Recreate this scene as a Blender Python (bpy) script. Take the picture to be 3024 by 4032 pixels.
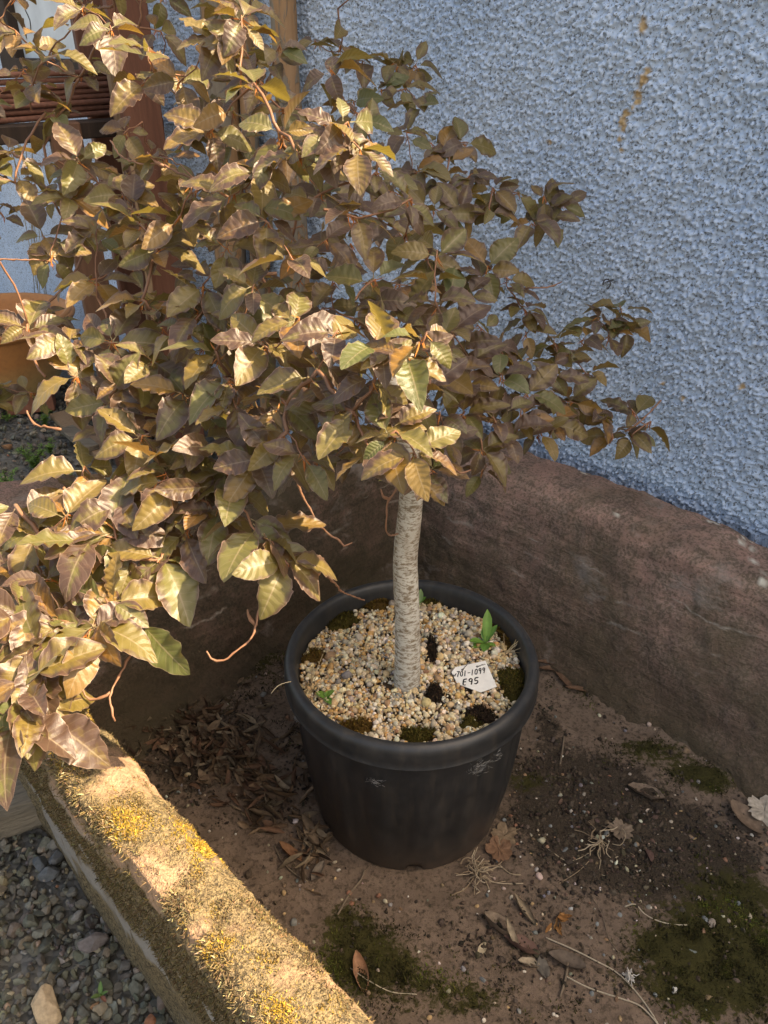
import bpy, math, random
import numpy as np
from mathutils import Vector, Matrix, Quaternion

random.seed(7)
RNG = np.random.default_rng(11)

# ------------------------------------------------------------------ clean, camera, sky, sun, exposure
for o in list(bpy.data.objects):
    bpy.data.objects.remove(o, do_unlink=True)
scene = bpy.context.scene
COL = scene.collection

F = 0.144            # height of the trough floor above the yard
CAMZ = F + 1.25
PITCH = math.radians(31.0)
FPX = 3029.0         # focal length in photograph pixels (3024 x 4032)

cam = bpy.data.cameras.new('camera')
cam.sensor_fit = 'VERTICAL'
cam.sensor_height = 24.0
cam.lens = 24.0 * FPX / 4032.0
cam.clip_start = 0.02
cam.clip_end = 3000
cam_o = bpy.data.objects.new('camera', cam)
cam_o.location = (0, 0, CAMZ)
cam_o.rotation_euler = (math.radians(90) - PITCH, 0, 0)
COL.objects.link(cam_o)
scene.camera = cam_o

SUN_EL = math.radians(48.3)
SUN_AZ = math.radians(100.0)      # clockwise from the viewing direction (+Y)

world = bpy.data.worlds.new('World')
scene.world = world
world.use_nodes = True
wn = world.node_tree
wn.nodes.clear()
w_out = wn.nodes.new('ShaderNodeOutputWorld')
w_bg = wn.nodes.new('ShaderNodeBackground')
w_sky = wn.nodes.new('ShaderNodeTexSky')
w_sky.sky_type = 'NISHITA'
w_sky.sun_disc = False
w_sky.sun_elevation = SUN_EL
w_sky.sun_rotation = SUN_AZ
w_sky.air_density = 1.0
w_sky.dust_density = 5.0
w_sky.ozone_density = 1.0
w_bg.inputs['Strength'].default_value = 0.15
wn.links.new(w_sky.outputs[0], w_bg.inputs[0])
wn.links.new(w_bg.outputs[0], w_out.inputs[0])

sun = bpy.data.lights.new('sun', 'SUN')
sun.energy = 4.8
sun.angle = math.radians(0.5)
sun.color = (1.0, 0.90, 0.74)
sun_o = bpy.data.objects.new('sun', sun)
sdir = Vector((math.sin(SUN_AZ) * math.cos(SUN_EL), math.cos(SUN_AZ) * math.cos(SUN_EL), math.sin(SUN_EL)))
sun_o.rotation_euler = sdir.to_track_quat('Z', 'Y').to_euler()
sun_o.location = sdir * 20
COL.objects.link(sun_o)

scene.render.engine = 'CYCLES'
scene.view_settings.view_transform = 'Standard'
scene.view_settings.look = 'None'
scene.view_settings.exposure = 1.6
scene.view_settings.use_white_balance = True
scene.view_settings.white_balance_temperature = 8200
scene.view_settings.gamma = 1.0
scene.cycles.max_bounces = 5
scene.cycles.diffuse_bounces = 3
scene.cycles.glossy_bounces = 2
scene.cycles.transmission_bounces = 2
scene.cycles.transparent_max_bounces = 4

# ------------------------------------------------------------------ photograph pixel -> place
CP, SP = math.cos(PITCH), math.sin(PITCH)
def ray(px, py):
    a = (px - 1512.0) / FPX; b = (2016.0 - py) / FPX
    return np.array([a, CP + b * SP, -SP + b * CP])
def P(px, py, z):                       # where the ray meets a level surface
    d = ray(px, py); t = (z - CAMZ) / d[2]
    return np.array([d[0] * t, d[1] * t, z])
def PD(px, py, depth):                  # a point at a depth along the optical axis
    d = ray(px, py); return np.array([d[0] * depth, d[1] * depth, CAMZ + d[2] * depth])
def PY(px, py, y):                      # where the ray meets a plane y = const
    d = ray(px, py); t = y / d[1]; return np.array([d[0] * t, y, CAMZ + d[2] * t])
R2 = math.sqrt(0.5)
def NM(n, m, z):                        # n: across the trough towards the house wall, m: along it
    return np.array([(n - m) * R2, (n + m) * R2, z])
def toNM(p):
    return (p[0] + p[1]) * R2, (p[1] - p[0]) * R2

# ------------------------------------------------------------------ numeric helpers
def vnoise(p, seed=0):
    p = np.asarray(p, float); i = np.floor(p).astype(np.int64); f = p - i
    f = f * f * (3 - 2 * f)
    def h(a, b, c):
        n = (a * 374761393 + b * 668265263 + c * 2147483647 + seed * 974634777) & 0xffffffff
        n = ((n ^ (n >> 13)) * 1274126177) & 0xffffffff
        n = n ^ (n >> 16)
        return (n & 0xffff) / 65535.0
    x, y, z = i[:, 0], i[:, 1], i[:, 2]
    def L(a, b, t): return a + (b - a) * t
    v = L(L(L(h(x, y, z), h(x + 1, y, z), f[:, 0]), L(h(x, y + 1, z), h(x + 1, y + 1, z), f[:, 0]), f[:, 1]),
          L(L(h(x, y, z + 1), h(x + 1, y, z + 1), f[:, 0]), L(h(x, y + 1, z + 1), h(x + 1, y + 1, z + 1), f[:, 0]), f[:, 1]), f[:, 2])
    return v * 2 - 1
def fbm(p, freq, octv=4, gain=0.5, seed=0):
    p = np.asarray(p, float) * freq; a = 1.0; s = 0; t = 0
    for k in range(octv):
        s = s + a * vnoise(p, seed + k * 7); t += a; a *= gain; p = p * 2.03 + 11.3
    return s / t

def make_mesh(name, V, faces, col=None, uv=None, smooth=True):
    """V (N,3); faces: list of int arrays (K,3)/(K,4); col (N,3) per vertex; uv (N,2) per vertex."""
    V = np.ascontiguousarray(V, dtype=np.float32)
    if not isinstance(faces, (list, tuple)): faces = [faces]
    faces = [np.asarray(f, np.int32) for f in faces if len(f)]
    loops = np.concatenate([f.ravel() for f in faces])
    sizes = np.concatenate([np.full(len(f), f.shape[1], np.int32) for f in faces])
    starts = np.concatenate([[0], np.cumsum(sizes)[:-1]]).astype(np.int32)
    me = bpy.data.meshes.new(name)
    me.vertices.add(len(V)); me.vertices.foreach_set('co', V.ravel())
    me.loops.add(len(loops)); me.loops.foreach_set('vertex_index', loops)
    me.polygons.add(len(sizes)); me.polygons.foreach_set('loop_start', starts)
    try: me.polygons.foreach_set('loop_total', sizes)
    except Exception: pass
    me.polygons.foreach_set('use_smooth', np.full(len(sizes), bool(smooth)))
    if col is not None:
        c = np.ones((len(V), 4), np.float32); c[:, :3] = col
        at = me.color_attributes.new('Col', 'FLOAT_COLOR', 'POINT')
        at.data.foreach_set('color', c.ravel())
    if uv is not None:
        ul = me.uv_layers.new(name='UVMap')
        ul.data.foreach_set('uv', np.asarray(uv, np.float32)[loops].ravel())
    me.update(calc_edges=True)
    me.validate(clean_customdata=False)
    return me

def add_attr(me, name, vals):
    a = me.attributes.new(name, 'FLOAT', 'POINT'); a.data.foreach_set('value', np.asarray(vals, np.float32))

def link(name, me, mat=None, parent=None, label=None, cat=None, group=None, kind=None):
    o = bpy.data.objects.new(name, me); COL.objects.link(o)
    if mat is not None and me is not None and len(me.materials) == 0: me.materials.append(mat)
    if parent is not None:
        o.parent = parent
        o.matrix_parent_inverse = Matrix.Translation(-parent.location) if parent.rotation_euler.to_quaternion().angle < 1e-6 else parent.matrix_world.inverted()
    if label: o['label'] = label
    if cat: o['category'] = cat
    if group: o['group'] = group
    if kind: o['kind'] = kind
    return o
def empty(name, loc, label, cat, group=None):
    o = bpy.data.objects.new(name, None); COL.objects.link(o); o.location = Vector(loc)
    o.empty_display_size = 0.05
    o['label'] = label; o['category'] = cat
    if group: o['group'] = group
    return o

def grid_faces(r, c, wrap_r=False, wrap_c=False, off=0):
    i = np.arange(r if wrap_r else r - 1); j = np.arange(c if wrap_c else c - 1)
    I, J = np.meshgrid(i, j, indexing='ij'); I2 = (I + 1) % r; J2 = (J + 1) % c
    return np.stack([I * c + J, I * c + J2, I2 * c + J2, I2 * c + J], -1).reshape(-1, 4) + off

class MB:                                # collects shapes into one mesh
    def __init__(s): s.v = []; s.f = []; s.c = []; s.n = 0
    def add(s, V, faces, col=None):
        V = np.asarray(V, float)
        if not isinstance(faces, (list, tuple)): faces = [faces]
        for f in faces:
            if len(f): s.f.append(np.asarray(f, np.int64) + s.n)
        s.v.append(V); s.n += len(V)
        s.c.append(np.tile(np.asarray(col if col is not None else (1, 1, 1), float), (len(V), 1)) if np.ndim(col) < 2 else col)
    def mesh(s, name, smooth=True):
        fs = {}
        for f in s.f: fs.setdefault(f.shape[1], []).append(f)
        return make_mesh(name, np.concatenate(s.v), [np.concatenate(x) for x in fs.values()], np.concatenate(s.c), smooth=smooth)

def frames(path):
    path = np.asarray(path, float); n = len(path)
    t = np.gradient(path, axis=0); t /= np.linalg.norm(t, axis=1)[:, None] + 1e-12
    a = np.array([0, 0, 1.0]) if abs(t[0, 2]) < 0.9 else np.array([1.0, 0, 0])
    u = np.cross(t[0], a); u /= np.linalg.norm(u); U = [u]
    for k in range(1, n):
        u = U[-1] - t[k] * np.dot(U[-1], t[k]); u /= np.linalg.norm(u) + 1e-12; U.append(u)
    U = np.array(U); return t, U, np.cross(t, U)
def tube(path, rad, sides=6, cap=True):
    path = np.asarray(path, float); n = len(path); rad = np.broadcast_to(np.asarray(rad, float), (n,))
    t, U, W = frames(path); a = np.arange(sides) * 2 * math.pi / sides
    V = path[:, None, :] + rad[:, None, None] * (np.cos(a)[None, :, None] * U[:, None, :] + np.sin(a)[None, :, None] * W[:, None, :])
    V = V.reshape(-1, 3); fs = [grid_faces(n, sides, wrap_c=True)]
    if cap:
        V = np.concatenate([V, path[:1] - t[:1] * rad[0] * 0.3, path[-1:] + t[-1:] * rad[-1] * 0.6]); c0 = n * sides; c1 = c0 + 1
        k = np.arange(sides); k2 = (k + 1) % sides
        fs.append(np.stack([np.full(sides, c0), k2, k], -1)); b = (n - 1) * sides
        fs.append(np.stack([np.full(sides, c1), b + k, b + k2], -1))
    return V, fs
def smooth_path(pts, step=0.02):
    pts = np.asarray(pts, float)
    if len(pts) == 2:
        k = max(2, int(np.linalg.norm(pts[1] - pts[0]) / step) + 1); return pts[0] + (pts[1] - pts[0]) * np.linspace(0, 1, k)[:, None]
    Q = np.concatenate([[2 * pts[0] - pts[1]], pts, [2 * pts[-1] - pts[-2]]]); out = []
    for i in range(1, len(Q) - 2):
        k = max(1, int(np.linalg.norm(Q[i + 1] - Q[i]) / step)); t = np.arange(k)[:, None] / k
        p0, p1, p2, p3 = Q[i - 1], Q[i], Q[i + 1], Q[i + 2]
        out.append(0.5 * ((2 * p1) + (p2 - p0) * t + (2 * p0 - 5 * p1 + 4 * p2 - p3) * t ** 2 + (3 * p1 - p0 - 3 * p2 + p3) * t ** 3))
    out.append(pts[-1:]); return np.concatenate(out)

def bevel_box(sx, sy, sz, b=0.004, jit=0.0, seed=0):
    """box centred on its base, bevelled by hand: 24 verts"""
    V = []; F4 = []
    r = np.random.default_rng(seed)
    hx, hy, hz = sx / 2, sy / 2, sz / 2
    idx = {}
    for x in (-1, 1):
        for y in (-1, 1):
            for z in (-1, 1):
                for ax in range(3):
                    q = np.array([x * (hx - b), y * (hy - b), z * (hz - b)]); q[ax] += (x, y, z)[ax] * b
                    idx[(x, y, z, ax)] = len(V); V.append(q)
    V = np.array(V)
    if jit: V = V + r.normal(0, jit, V.shape)
    quads = []; tris = []
    for ax in range(3):
        o1, o2 = [a for a in range(3) if a != ax]
        for s in (-1, 1):
            q = []
            for (a, bb) in ((-1, -1), (1, -1), (1, 1), (-1, 1)):
                k = [0, 0, 0]; k[ax] = s; k[o1] = a; k[o2] = bb; q.append(idx[(k[0], k[1], k[2], ax)])
            quads.append(q)
    for ax in range(3):                     # edges run along ax
        o1, o2 = [a for a in range(3) if a != ax]
        for a in (-1, 1):
            for bb in (-1, 1):
                k0 = [0, 0, 0]; k0[ax] = -1; k0[o1] = a; k0[o2] = bb; k1 = list(k0); k1[ax] = 1
                quads.append([idx[(*k0, o1)], idx[(*k1, o1)], idx[(*k1, o2)], idx[(*k0, o2)]])
    for x in (-1, 1):
        for y in (-1, 1):
            for z in (-1, 1): tris.append([idx[(x, y, z, 0)], idx[(x, y, z, 1)], idx[(x, y, z, 2)]])
    quads = np.array(quads); tris = np.array(tris)
    def fix(fs):
        out = []
        for f in fs:
            c = V[f].mean(0); nn = np.cross(V[f[1]] - V[f[0]], V[f[2]] - V[f[0]])
            out.append(f if np.dot(nn, c) > 0 else f[::-1])
        return np.array(out)
    V = V.copy(); q2 = fix(quads); t2 = fix(tris); V[:, 2] += hz
    return V, [q2, t2]
def rotz(V, a):
    c, s = math.cos(a), math.sin(a); V = np.asarray(V); return np.stack([V[:, 0] * c - V[:, 1] * s, V[:, 0] * s + V[:, 1] * c, V[:, 2]], -1)

# icospheres
def ico(sub):
    t = (1 + 5 ** 0.5) / 2
    V = np.array([(-1, t, 0), (1, t, 0), (-1, -t, 0), (1, -t, 0), (0, -1, t), (0, 1, t), (0, -1, -t), (0, 1, -t), (t, 0, -1), (t, 0, 1), (-t, 0, -1), (-t, 0, 1)], float)
    Fc = [(0, 11, 5), (0, 5, 1), (0, 1, 7), (0, 7, 10), (0, 10, 11), (1, 5, 9), (5, 11, 4), (11, 10, 2), (10, 7, 6), (7, 1, 8), (3, 9, 4), (3, 4, 2), (3, 2, 6), (3, 6, 8), (3, 8, 9), (4, 9, 5), (2, 4, 11), (6, 2, 10), (8, 6, 7), (9, 8, 1)]
    V = list(V / np.linalg.norm(V[0]))
    for _ in range(sub):
        cache = {}; nf = []
        def mid(a, b):
            k = (min(a, b), max(a, b))
            if k not in cache:
                q = V[a] + V[b]; cache[k] = len(V); V.append(q / np.linalg.norm(q))
            return cache[k]
        for a, b, c in Fc:
            x, y, z = mid(a, b), mid(b, c), mid(c, a); nf += [(a, x, z), (b, y, x), (c, z, y), (x, y, z)]
        Fc = nf
    return np.array(V), np.array(Fc)
ICO0, ICO1, ICO2 = ico(0), ico(1), ico(2)
def rand_rot(n, rng, tilt=1.0):
    q = rng.normal(size=(n, 4)); q[:, 1:3] *= tilt; q /= np.linalg.norm(q, axis=1)[:, None]
    w, x, y, z = q.T
    return np.stack([1 - 2 * (y * y + z * z), 2 * (x * y - z * w), 2 * (x * z + y * w), 2 * (x * y + z * w), 1 - 2 * (x * x + z * z), 2 * (y * z - x * w), 2 * (x * z - y * w), 2 * (y * z + x * w), 1 - 2 * (x * x + y * y)], -1).reshape(n, 3, 3)
def pebbles(name, pos, size, cols, rng, base=ICO1, rough=0.1, flat=(0.55, 0.85), tilt=0.5, smooth=True, angular=0.0):
    bv, bf = base; n = len(pos)
    sc = np.stack([size * rng.uniform(0.8, 1.25, n), size * rng.uniform(0.65, 1.0, n), size * rng.uniform(flat[0], flat[1], n)], -1)
    D = 1 + rng.normal(0, rough, (n, len(bv)))
    X = bv[None] * D[..., None]
    if angular > 0:                                   # cut by a few random planes: chipped stone
        for _ in range(9):
            nn = rng.normal(size=(n, 3)); nn /= np.linalg.norm(nn, axis=1)[:, None]
            h = rng.uniform(1 - angular, 1 - angular * 0.35, n)
            d = np.einsum('nvk,nk->nv', X, nn) - h[:, None]
            X = X - np.maximum(d, 0)[..., None] * nn[:, None, :]
    X = X * sc[:, None, :]
    R = rand_rot(n, rng, tilt); X = np.einsum('nij,nvj->nvi', R, X) + pos[:, None, :]
    fc = (bf[None] + (np.arange(n) * len(bv))[:, None, None]).reshape(-1, 3)
    return make_mesh(name, X.reshape(-1, 3), [fc], np.repeat(cols, len(bv), axis=0), smooth=smooth)
def blades(name, pos, nrm, length, width, curl, cols, rng, seg=3, spread=0.8, lean=None):
    """small curved strips: moss, fibres"""
    n = len(pos)
    r = rng.normal(size=(n, 3)); d = nrm + spread * r
    if lean is not None: d = d + lean
    d /= np.linalg.norm(d, axis=1)[:, None]
    b = rng.normal(size=(n, 3)); b -= d * (b * d).sum(1)[:, None]; b /= np.linalg.norm(b, axis=1)[:, None]
    s = np.cross(d, b)
    t = np.linspace(0, 1, seg + 1); ang = curl[:, None] * t[None]
    # arc in the d-b plane
    step = length[:, None] / seg
    dx = np.concatenate([np.zeros((n, 1)), np.cumsum(np.cos(ang[:, :-1]) * step, 1)], 1)
    dy = np.concatenate([np.zeros((n, 1)), np.cumsum(np.sin(ang[:, :-1]) * step, 1)], 1)
    c = pos[:, None] + dx[..., None] * d[:, None] + dy[..., None] * b[:, None]
    w = width[:, None] * (1 - 0.75 * t[None] ** 2)
    V = np.stack([c - s[:, None] * w[..., None] / 2, c + s[:, None] * w[..., None] / 2], 2)
    k = np.arange(seg) * 2
    q = np.stack([k, k + 1, k + 3, k + 2], -1)
    fc = (q[None] + (np.arange(n) * (seg + 1) * 2)[:, None, None]).reshape(-1, 4)
    return make_mesh(name, V.reshape(-1, 3), [fc], np.repeat(cols, (seg + 1) * 2, axis=0))
def palette(n, cols, weights, rng, jit=0.12):
    c = np.array(cols)[rng.choice(len(cols), n, p=np.array(weights) / np.sum(weights))]
    return np.clip(c * (1 + rng.normal(0, jit, (n, 1))) * (1 + rng.normal(0, jit * 0.3, (n, 3))), 0.005, 0.95)

# ------------------------------------------------------------------ materials
class NT:
    def __init__(s, name):
        s.m = bpy.data.materials.new(name); s.m.use_nodes = True; s.t = s.m.node_tree; s.t.nodes.clear()
        s.out = s.n('ShaderNodeOutputMaterial'); s.b = s.n('ShaderNodeBsdfPrincipled'); s.l(s.b.outputs[0], s.out.inputs[0])
    def n(s, t, **k):
        x = s.t.nodes.new(t)
        for a, b in k.items(): setattr(x, a, b)
        return x
    def l(s, a, b): s.t.links.new(a, b)
    def put(s, sock, v):
        if hasattr(v, 'is_linked') or isinstance(v, bpy.types.NodeSocket): s.l(v, sock)
        else:
            if isinstance(v, (tuple, list)) and len(v) == 3 and sock.type == 'RGBA': v = (*v, 1)
            sock.default_value = v
    def math(s, op, a, b=0.0, clamp=False):
        x = s.n('ShaderNodeMath', operation=op, use_clamp=clamp); s.put(x.inputs[0], a); s.put(x.inputs[1], b); return x.outputs[0]
    def mix(s, f, a, b, mode='MIX'):
        x = s.n('ShaderNodeMix', data_type='RGBA', blend_type=mode); s.put(x.inputs[0], f); s.put(x.inputs[6], a); s.put(x.inputs[7], b); return x.outputs[2]
    def ramp(s, f, stops, interp='LINEAR'):
        x = s.n('ShaderNodeValToRGB'); r = x.color_ramp; r.interpolation = interp
        while len(r.elements) < len(stops): r.elements.new(0.5)
        for e, (p, c) in zip(r.elements, stops):
            e.position = p; e.color = (*c, 1) if isinstance(c, (tuple, list)) else (c, c, c, 1)
        s.put(x.inputs[0], f); return x.outputs[0]
    def coord(s, k='Object'): return s.n('ShaderNodeTexCoord').outputs[k]
    def mapping(s, v, scale=(1, 1, 1), rot=(0, 0, 0), loc=(0, 0, 0)):
        x = s.n('ShaderNodeMapping'); s.l(v, x.inputs[0]); x.inputs['Scale'].default_value = scale; x.inputs['Rotation'].default_value = rot; x.inputs['Location'].default_value = loc; return x.outputs[0]
    def noise(s, v, scale, detail=5, rough=0.55, dist=0.0, out=0):
        x = s.n('ShaderNodeTexNoise'); s.l(v, x.inputs['Vector']); x.inputs['Scale'].default_value = scale; x.inputs['Detail'].default_value = detail; x.inputs['Roughness'].default_value = rough; x.inputs['Distortion'].default_value = dist; return x.outputs[out]
    def voro(s, v, scale, feat='F1', out=0, rnd=1.0):
        x = s.n('ShaderNodeTexVoronoi', feature=feat); s.l(v, x.inputs['Vector']); x.inputs['Scale'].default_value = scale; x.inputs['Randomness'].default_value = rnd; return x.outputs[out]
    def attr(s, name, out='Fac'): return s.n('ShaderNodeAttribute', attribute_name=name).outputs[out]
    def bump(s, h, strength=0.5, dist=0.01, normal=None):
        x = s.n('ShaderNodeBump'); s.put(x.inputs['Height'], h); x.inputs['Strength'].default_value = strength; x.inputs['Distance'].default_value = dist
        if normal is not None: s.l(normal, x.inputs['Normal'])
        return x.outputs[0]
    def fin(s, color=None, rough=None, normal=None, spec=None):
        if color is not None: s.put(s.b.inputs['Base Color'], color)
        if rough is not None: s.put(s.b.inputs['Roughness'], rough)
        if normal is not None: s.l(normal, s.b.inputs['Normal'])
        if spec is not None: s.put(s.b.inputs['Specular IOR Level'], spec)
        return s.m

def m_vcol(name, rough=0.8, bump_scale=300, bump_d=0.0006, spec=0.3, var=0.25, translucent=0.0):
    t = NT(name); c = t.attr('Col', 'Color'); o = t.coord()
    nz = t.noise(o, bump_scale, 4)
    c2 = t.mix(var, c, t.ramp(nz, [(0.3, 0.35), (0.75, 1.6)]), 'MULTIPLY')
    t.fin(c2, rough, t.bump(nz, 0.6, bump_d), spec)
    if translucent:
        tr = t.n('ShaderNodeBsdfTranslucent'); t.l(c2, tr.inputs[0]); mx = t.n('ShaderNodeMixShader'); mx.inputs[0].default_value = translucent
        t.l(t.b.outputs[0], mx.inputs[1]); t.l(tr.outputs[0], mx.inputs[2]); t.l(mx.outputs[0], t.out.inputs[0])
    return t.m
def m_plain(name, color, rough=0.6, spec=0.4, nscale=40, var=0.35, stretch=(1, 1, 1), bump_d=0.001):
    t = NT(name); o = t.mapping(t.coord(), stretch); nz = t.noise(o, nscale, 5)
    c = t.mix(var, color, t.ramp(nz, [(0.3, 0.3), (0.72, 1.7)]), 'MULTIPLY')
    return t.fin(c, rough, t.bump(nz, 0.5, bump_d), spec)

def mat_wall():
    t = NT('blue_roughcast'); o = t.coord()
    big = t.noise(o, 1.3, 4); mid = t.noise(o, 14, 4); fine = t.noise(o, 160, 4)
    c = t.mix(t.ramp(big, [(0.35, 0.0), (0.65, 1.0)]), (0.42, 0.53, 0.68), (0.56, 0.655, 0.78))
    c = t.mix(t.math('MULTIPLY', t.ramp(mid, [(0.55, 0.0), (0.75, 1.0)]), 0.35), c, (0.36, 0.40, 0.45))
    dark_speck = t.ramp(t.noise(o, 175, 2, 0.5, 0.6), [(0.555, 0.0), (0.64, 0.92)])              # fine irregular dark grey speckle
    c = t.mix(dark_speck, c, (0.13, 0.135, 0.14))
    # worn spots where the paint has gone: along one streak and at random
    flake = t.attr('flake')
    c = t.mix(flake, c, t.mix(fine, (0.42, 0.26, 0.12), (0.62, 0.45, 0.25)))
    sp = t.ramp(t.voro(o, 31), [(0.0, 1.0), (0.05, 0.0)])
    sel = t.ramp(t.noise(o, 5.0, 2), [(0.62, 0.0), (0.66, 1.0)])
    c = t.mix(t.math('MULTIPLY', sp, sel), c, (0.55, 0.43, 0.30))
    h = t.math('ADD', t.math('MULTIPLY', t.voro(o, 150, 'F1'), 0.6), t.math('MULTIPLY', fine, 0.6))
    return t.fin(c, 0.75, t.bump(h, 0.5, 0.003), 0.25)

def mat_trough():
    t = NT('sandstone_trough'); o = t.coord()
    mossy = t.attr('mossy'); n_ = t.attr('nn'); m_ = t.attr('mm'); z_ = t.attr('zz'); lich = t.attr('lichen')
    big = t.noise(o, 4.5, 4); mid = t.noise(o, 22, 4, 0.65); fine = t.noise(o, 150, 3, 0.7); grain = t.noise(o, 480, 2)
    stone = t.mix(t.ramp(big, [(0.3, 0.0), (0.7, 1.0)]), (0.30, 0.185, 0.14), (0.42, 0.25, 0.195))
    stone = t.mix(t.ramp(mid, [(0.35, 0.0), (0.7, 0.8)]), stone, (0.25, 0.19, 0.145))
    # dark algae speckle over the shaded inner faces
    sp = t.ramp(t.math('ADD', t.math('MULTIPLY', fine, 0.8), t.math('MULTIPLY', mid, 0.3)), [(0.53, 0.0), (0.61, 1.0)])
    stone = t.mix(t.math('MULTIPLY', sp, 0.62), stone, (0.085, 0.066, 0.042))
    cv = t.n('ShaderNodeCombineXYZ'); t.l(t.math('MULTIPLY', m_, 2.2), cv.inputs[0]); t.l(t.math('MULTIPLY', z_, 20.0), cv.inputs[1]); t.l(t.math('MULTIPLY', n_, 2.2), cv.inputs[2])
    streak = t.noise(cv.outputs[0], 2.2, 4, 0.65, 0.5)                  # bedding and old tooling
    stone = t.mix(0.75, stone, t.ramp(streak, [(0.28, 0.45), (0.5, 0.85), (0.72, 1.35)]), 'MULTIPLY')
    olv = t.ramp(t.noise(o, 3.1, 4, 0.6), [(0.45, 0.0), (0.62, 0.75)])
    stone = t.mix(olv, stone, (0.115, 0.088, 0.054))
    # damp algae near the foot
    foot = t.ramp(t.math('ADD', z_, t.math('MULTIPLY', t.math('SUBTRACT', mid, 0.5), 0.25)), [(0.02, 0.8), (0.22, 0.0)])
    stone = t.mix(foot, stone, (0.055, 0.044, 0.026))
    far_dark = t.n('ShaderNodeMapRange'); t.l(t.math('ADD', m_, t.math('MULTIPLY', t.math('SUBTRACT', mid, 0.5), 0.45)), far_dark.inputs[0]); far_dark.inputs[1].default_value = 1.02; far_dark.inputs[2].default_value = 1.26; far_dark.inputs[3].default_value = 0.0; far_dark.inputs[4].default_value = 0.72
    stone = t.mix(far_dark.outputs[0], stone, (0.052, 0.042, 0.024))         # darkens in blotches to olive-brown towards the far end
    # pale quartz veins running along the bedding
    lv = t.math('ADD', z_, t.math('MULTIPLY', t.math('SUBTRACT', t.noise(o, 6, 4), 0.5), 0.09))
    vm = None
    for z0, w in ((0.205, 0.0055), (0.155, 0.004), (0.255, 0.003)):
        a = t.math('ABSOLUTE', t.math('SUBTRACT', lv, z0)); b = t.math('SUBTRACT', 1.0, t.math('DIVIDE', a, w), True)
        vm = b if vm is None else t.math('MAXIMUM', vm, b)
    gate = t.ramp(t.noise(o, 9, 3), [(0.52, 0.0), (0.60, 0.75)])
    stone = t.mix(t.math('MULTIPLY', vm, t.math('MULTIPLY', gate, t.ramp(fine, [(0.35, 0.3), (0.6, 1.0)]))), stone, (0.42, 0.36, 0.29))
    pale = t.ramp(t.noise(t.mapping(o, (1, 1, 1.6)), 7.5, 4, 0.7), [(0.60, 0.0), (0.74, 0.6)])
    stone = t.mix(pale, stone, (0.30, 0.25, 0.21))
    # white lichen
    stone = t.mix(lich, stone, (0.62, 0.58, 0.47))
    # mossy wall: pink stone showing between dry moss
    pink = t.mix(t.ramp(fine, [(0.35, 0.0), (0.65, 1.0)]), (0.24, 0.16, 0.10), (0.40, 0.25, 0.16))
    crust = t.mix(t.ramp(t.math('ADD', t.math('MULTIPLY', fine, 0.6), t.math('MULTIPLY', grain, 0.4)), [(0.42, 0.0), (0.58, 1.0)]), (0.065, 0.050, 0.032), (0.25, 0.185, 0.10))
    mz = t.ramp(t.math('ADD', t.math('MULTIPLY', t.attr('cover'), 0.8), t.math('MULTIPLY', fine, 0.3)), [(0.44, 0.0), (0.60, 1.0)])
    grey = t.mix(fine, (0.20, 0.175, 0.15), (0.36, 0.33, 0.29))
    bare = t.mix(t.attr('outer'), pink, grey)
    mossc = t.mix(mz, bare, crust)
    c = t.mix(mossy, stone, mossc)
    h = t.math('ADD', t.math('ADD', t.math('MULTIPLY', mid, 0.5), t.math('MULTIPLY', streak, 0.7)), t.math('ADD', t.math('MULTIPLY', fine, 0.6), t.math('MULTIPLY', grain, 0.15)))
    return t.fin(c, 0.9, t.bump(h, 0.9, 0.009), 0.15)

def mat_soil():
    t = NT('trough_soil'); o = t.coord(); dark = t.attr('dark'); moss = t.attr('moss')
    mid = t.noise(o, 26, 4, 0.65); fine = t.noise(o, 110, 4, 0.7); gr = t.noise(o, 420, 3, 0.7)
    clay = t.mix(t.ramp(mid, [(0.3, 0.0), (0.7, 1.0)]), (0.125, 0.090, 0.064), (0.20, 0.145, 0.105))
    clay = t.mix(t.math('MULTIPLY', t.ramp(fine, [(0.50, 0.0), (0.62, 1.0)]), 0.8), clay, (0.062, 0.046, 0.032))
    clay = t.mix(t.math('MULTIPLY', t.ramp(gr, [(0.62, 0.0), (0.72, 1.0)]), 0.5), clay, (0.05, 0.04, 0.03))
    soil = t.mix(t.ramp(gr, [(0.35, 0.0), (0.7, 1.0)]), (0.025, 0.019, 0.013), (0.080, 0.060, 0.042))
    dm = t.ramp(t.math('ADD', dark, t.math('MULTIPLY', t.math('SUBTRACT', t.math('ADD', t.math('MULTIPLY', mid, .5), t.math('MULTIPLY', fine, .5)), 0.5), 1.5)), [(0.38, 0.0), (0.60, 1.0)])
    c = t.mix(dm, clay, soil)
    mossc = t.mix(fine, (0.018, 0.017, 0.007), (0.062, 0.055, 0.015))
    mm = t.ramp(t.math('ADD', moss, t.math('MULTIPLY', t.math('SUBTRACT', t.math('ADD', t.math('MULTIPLY', mid, .5), t.math('MULTIPLY', fine, .5)), 0.5), 1.6)), [(0.42, 0.0), (0.58, 1.0)])
    c = t.mix(mm, c, mossc)
    h = t.math('ADD', t.math('MULTIPLY', fine, 0.6), t.math('MULTIPLY', gr, 0.3))
    return t.fin(c, 0.92, t.bump(h, 0.9, 0.006), 0.15)

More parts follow.
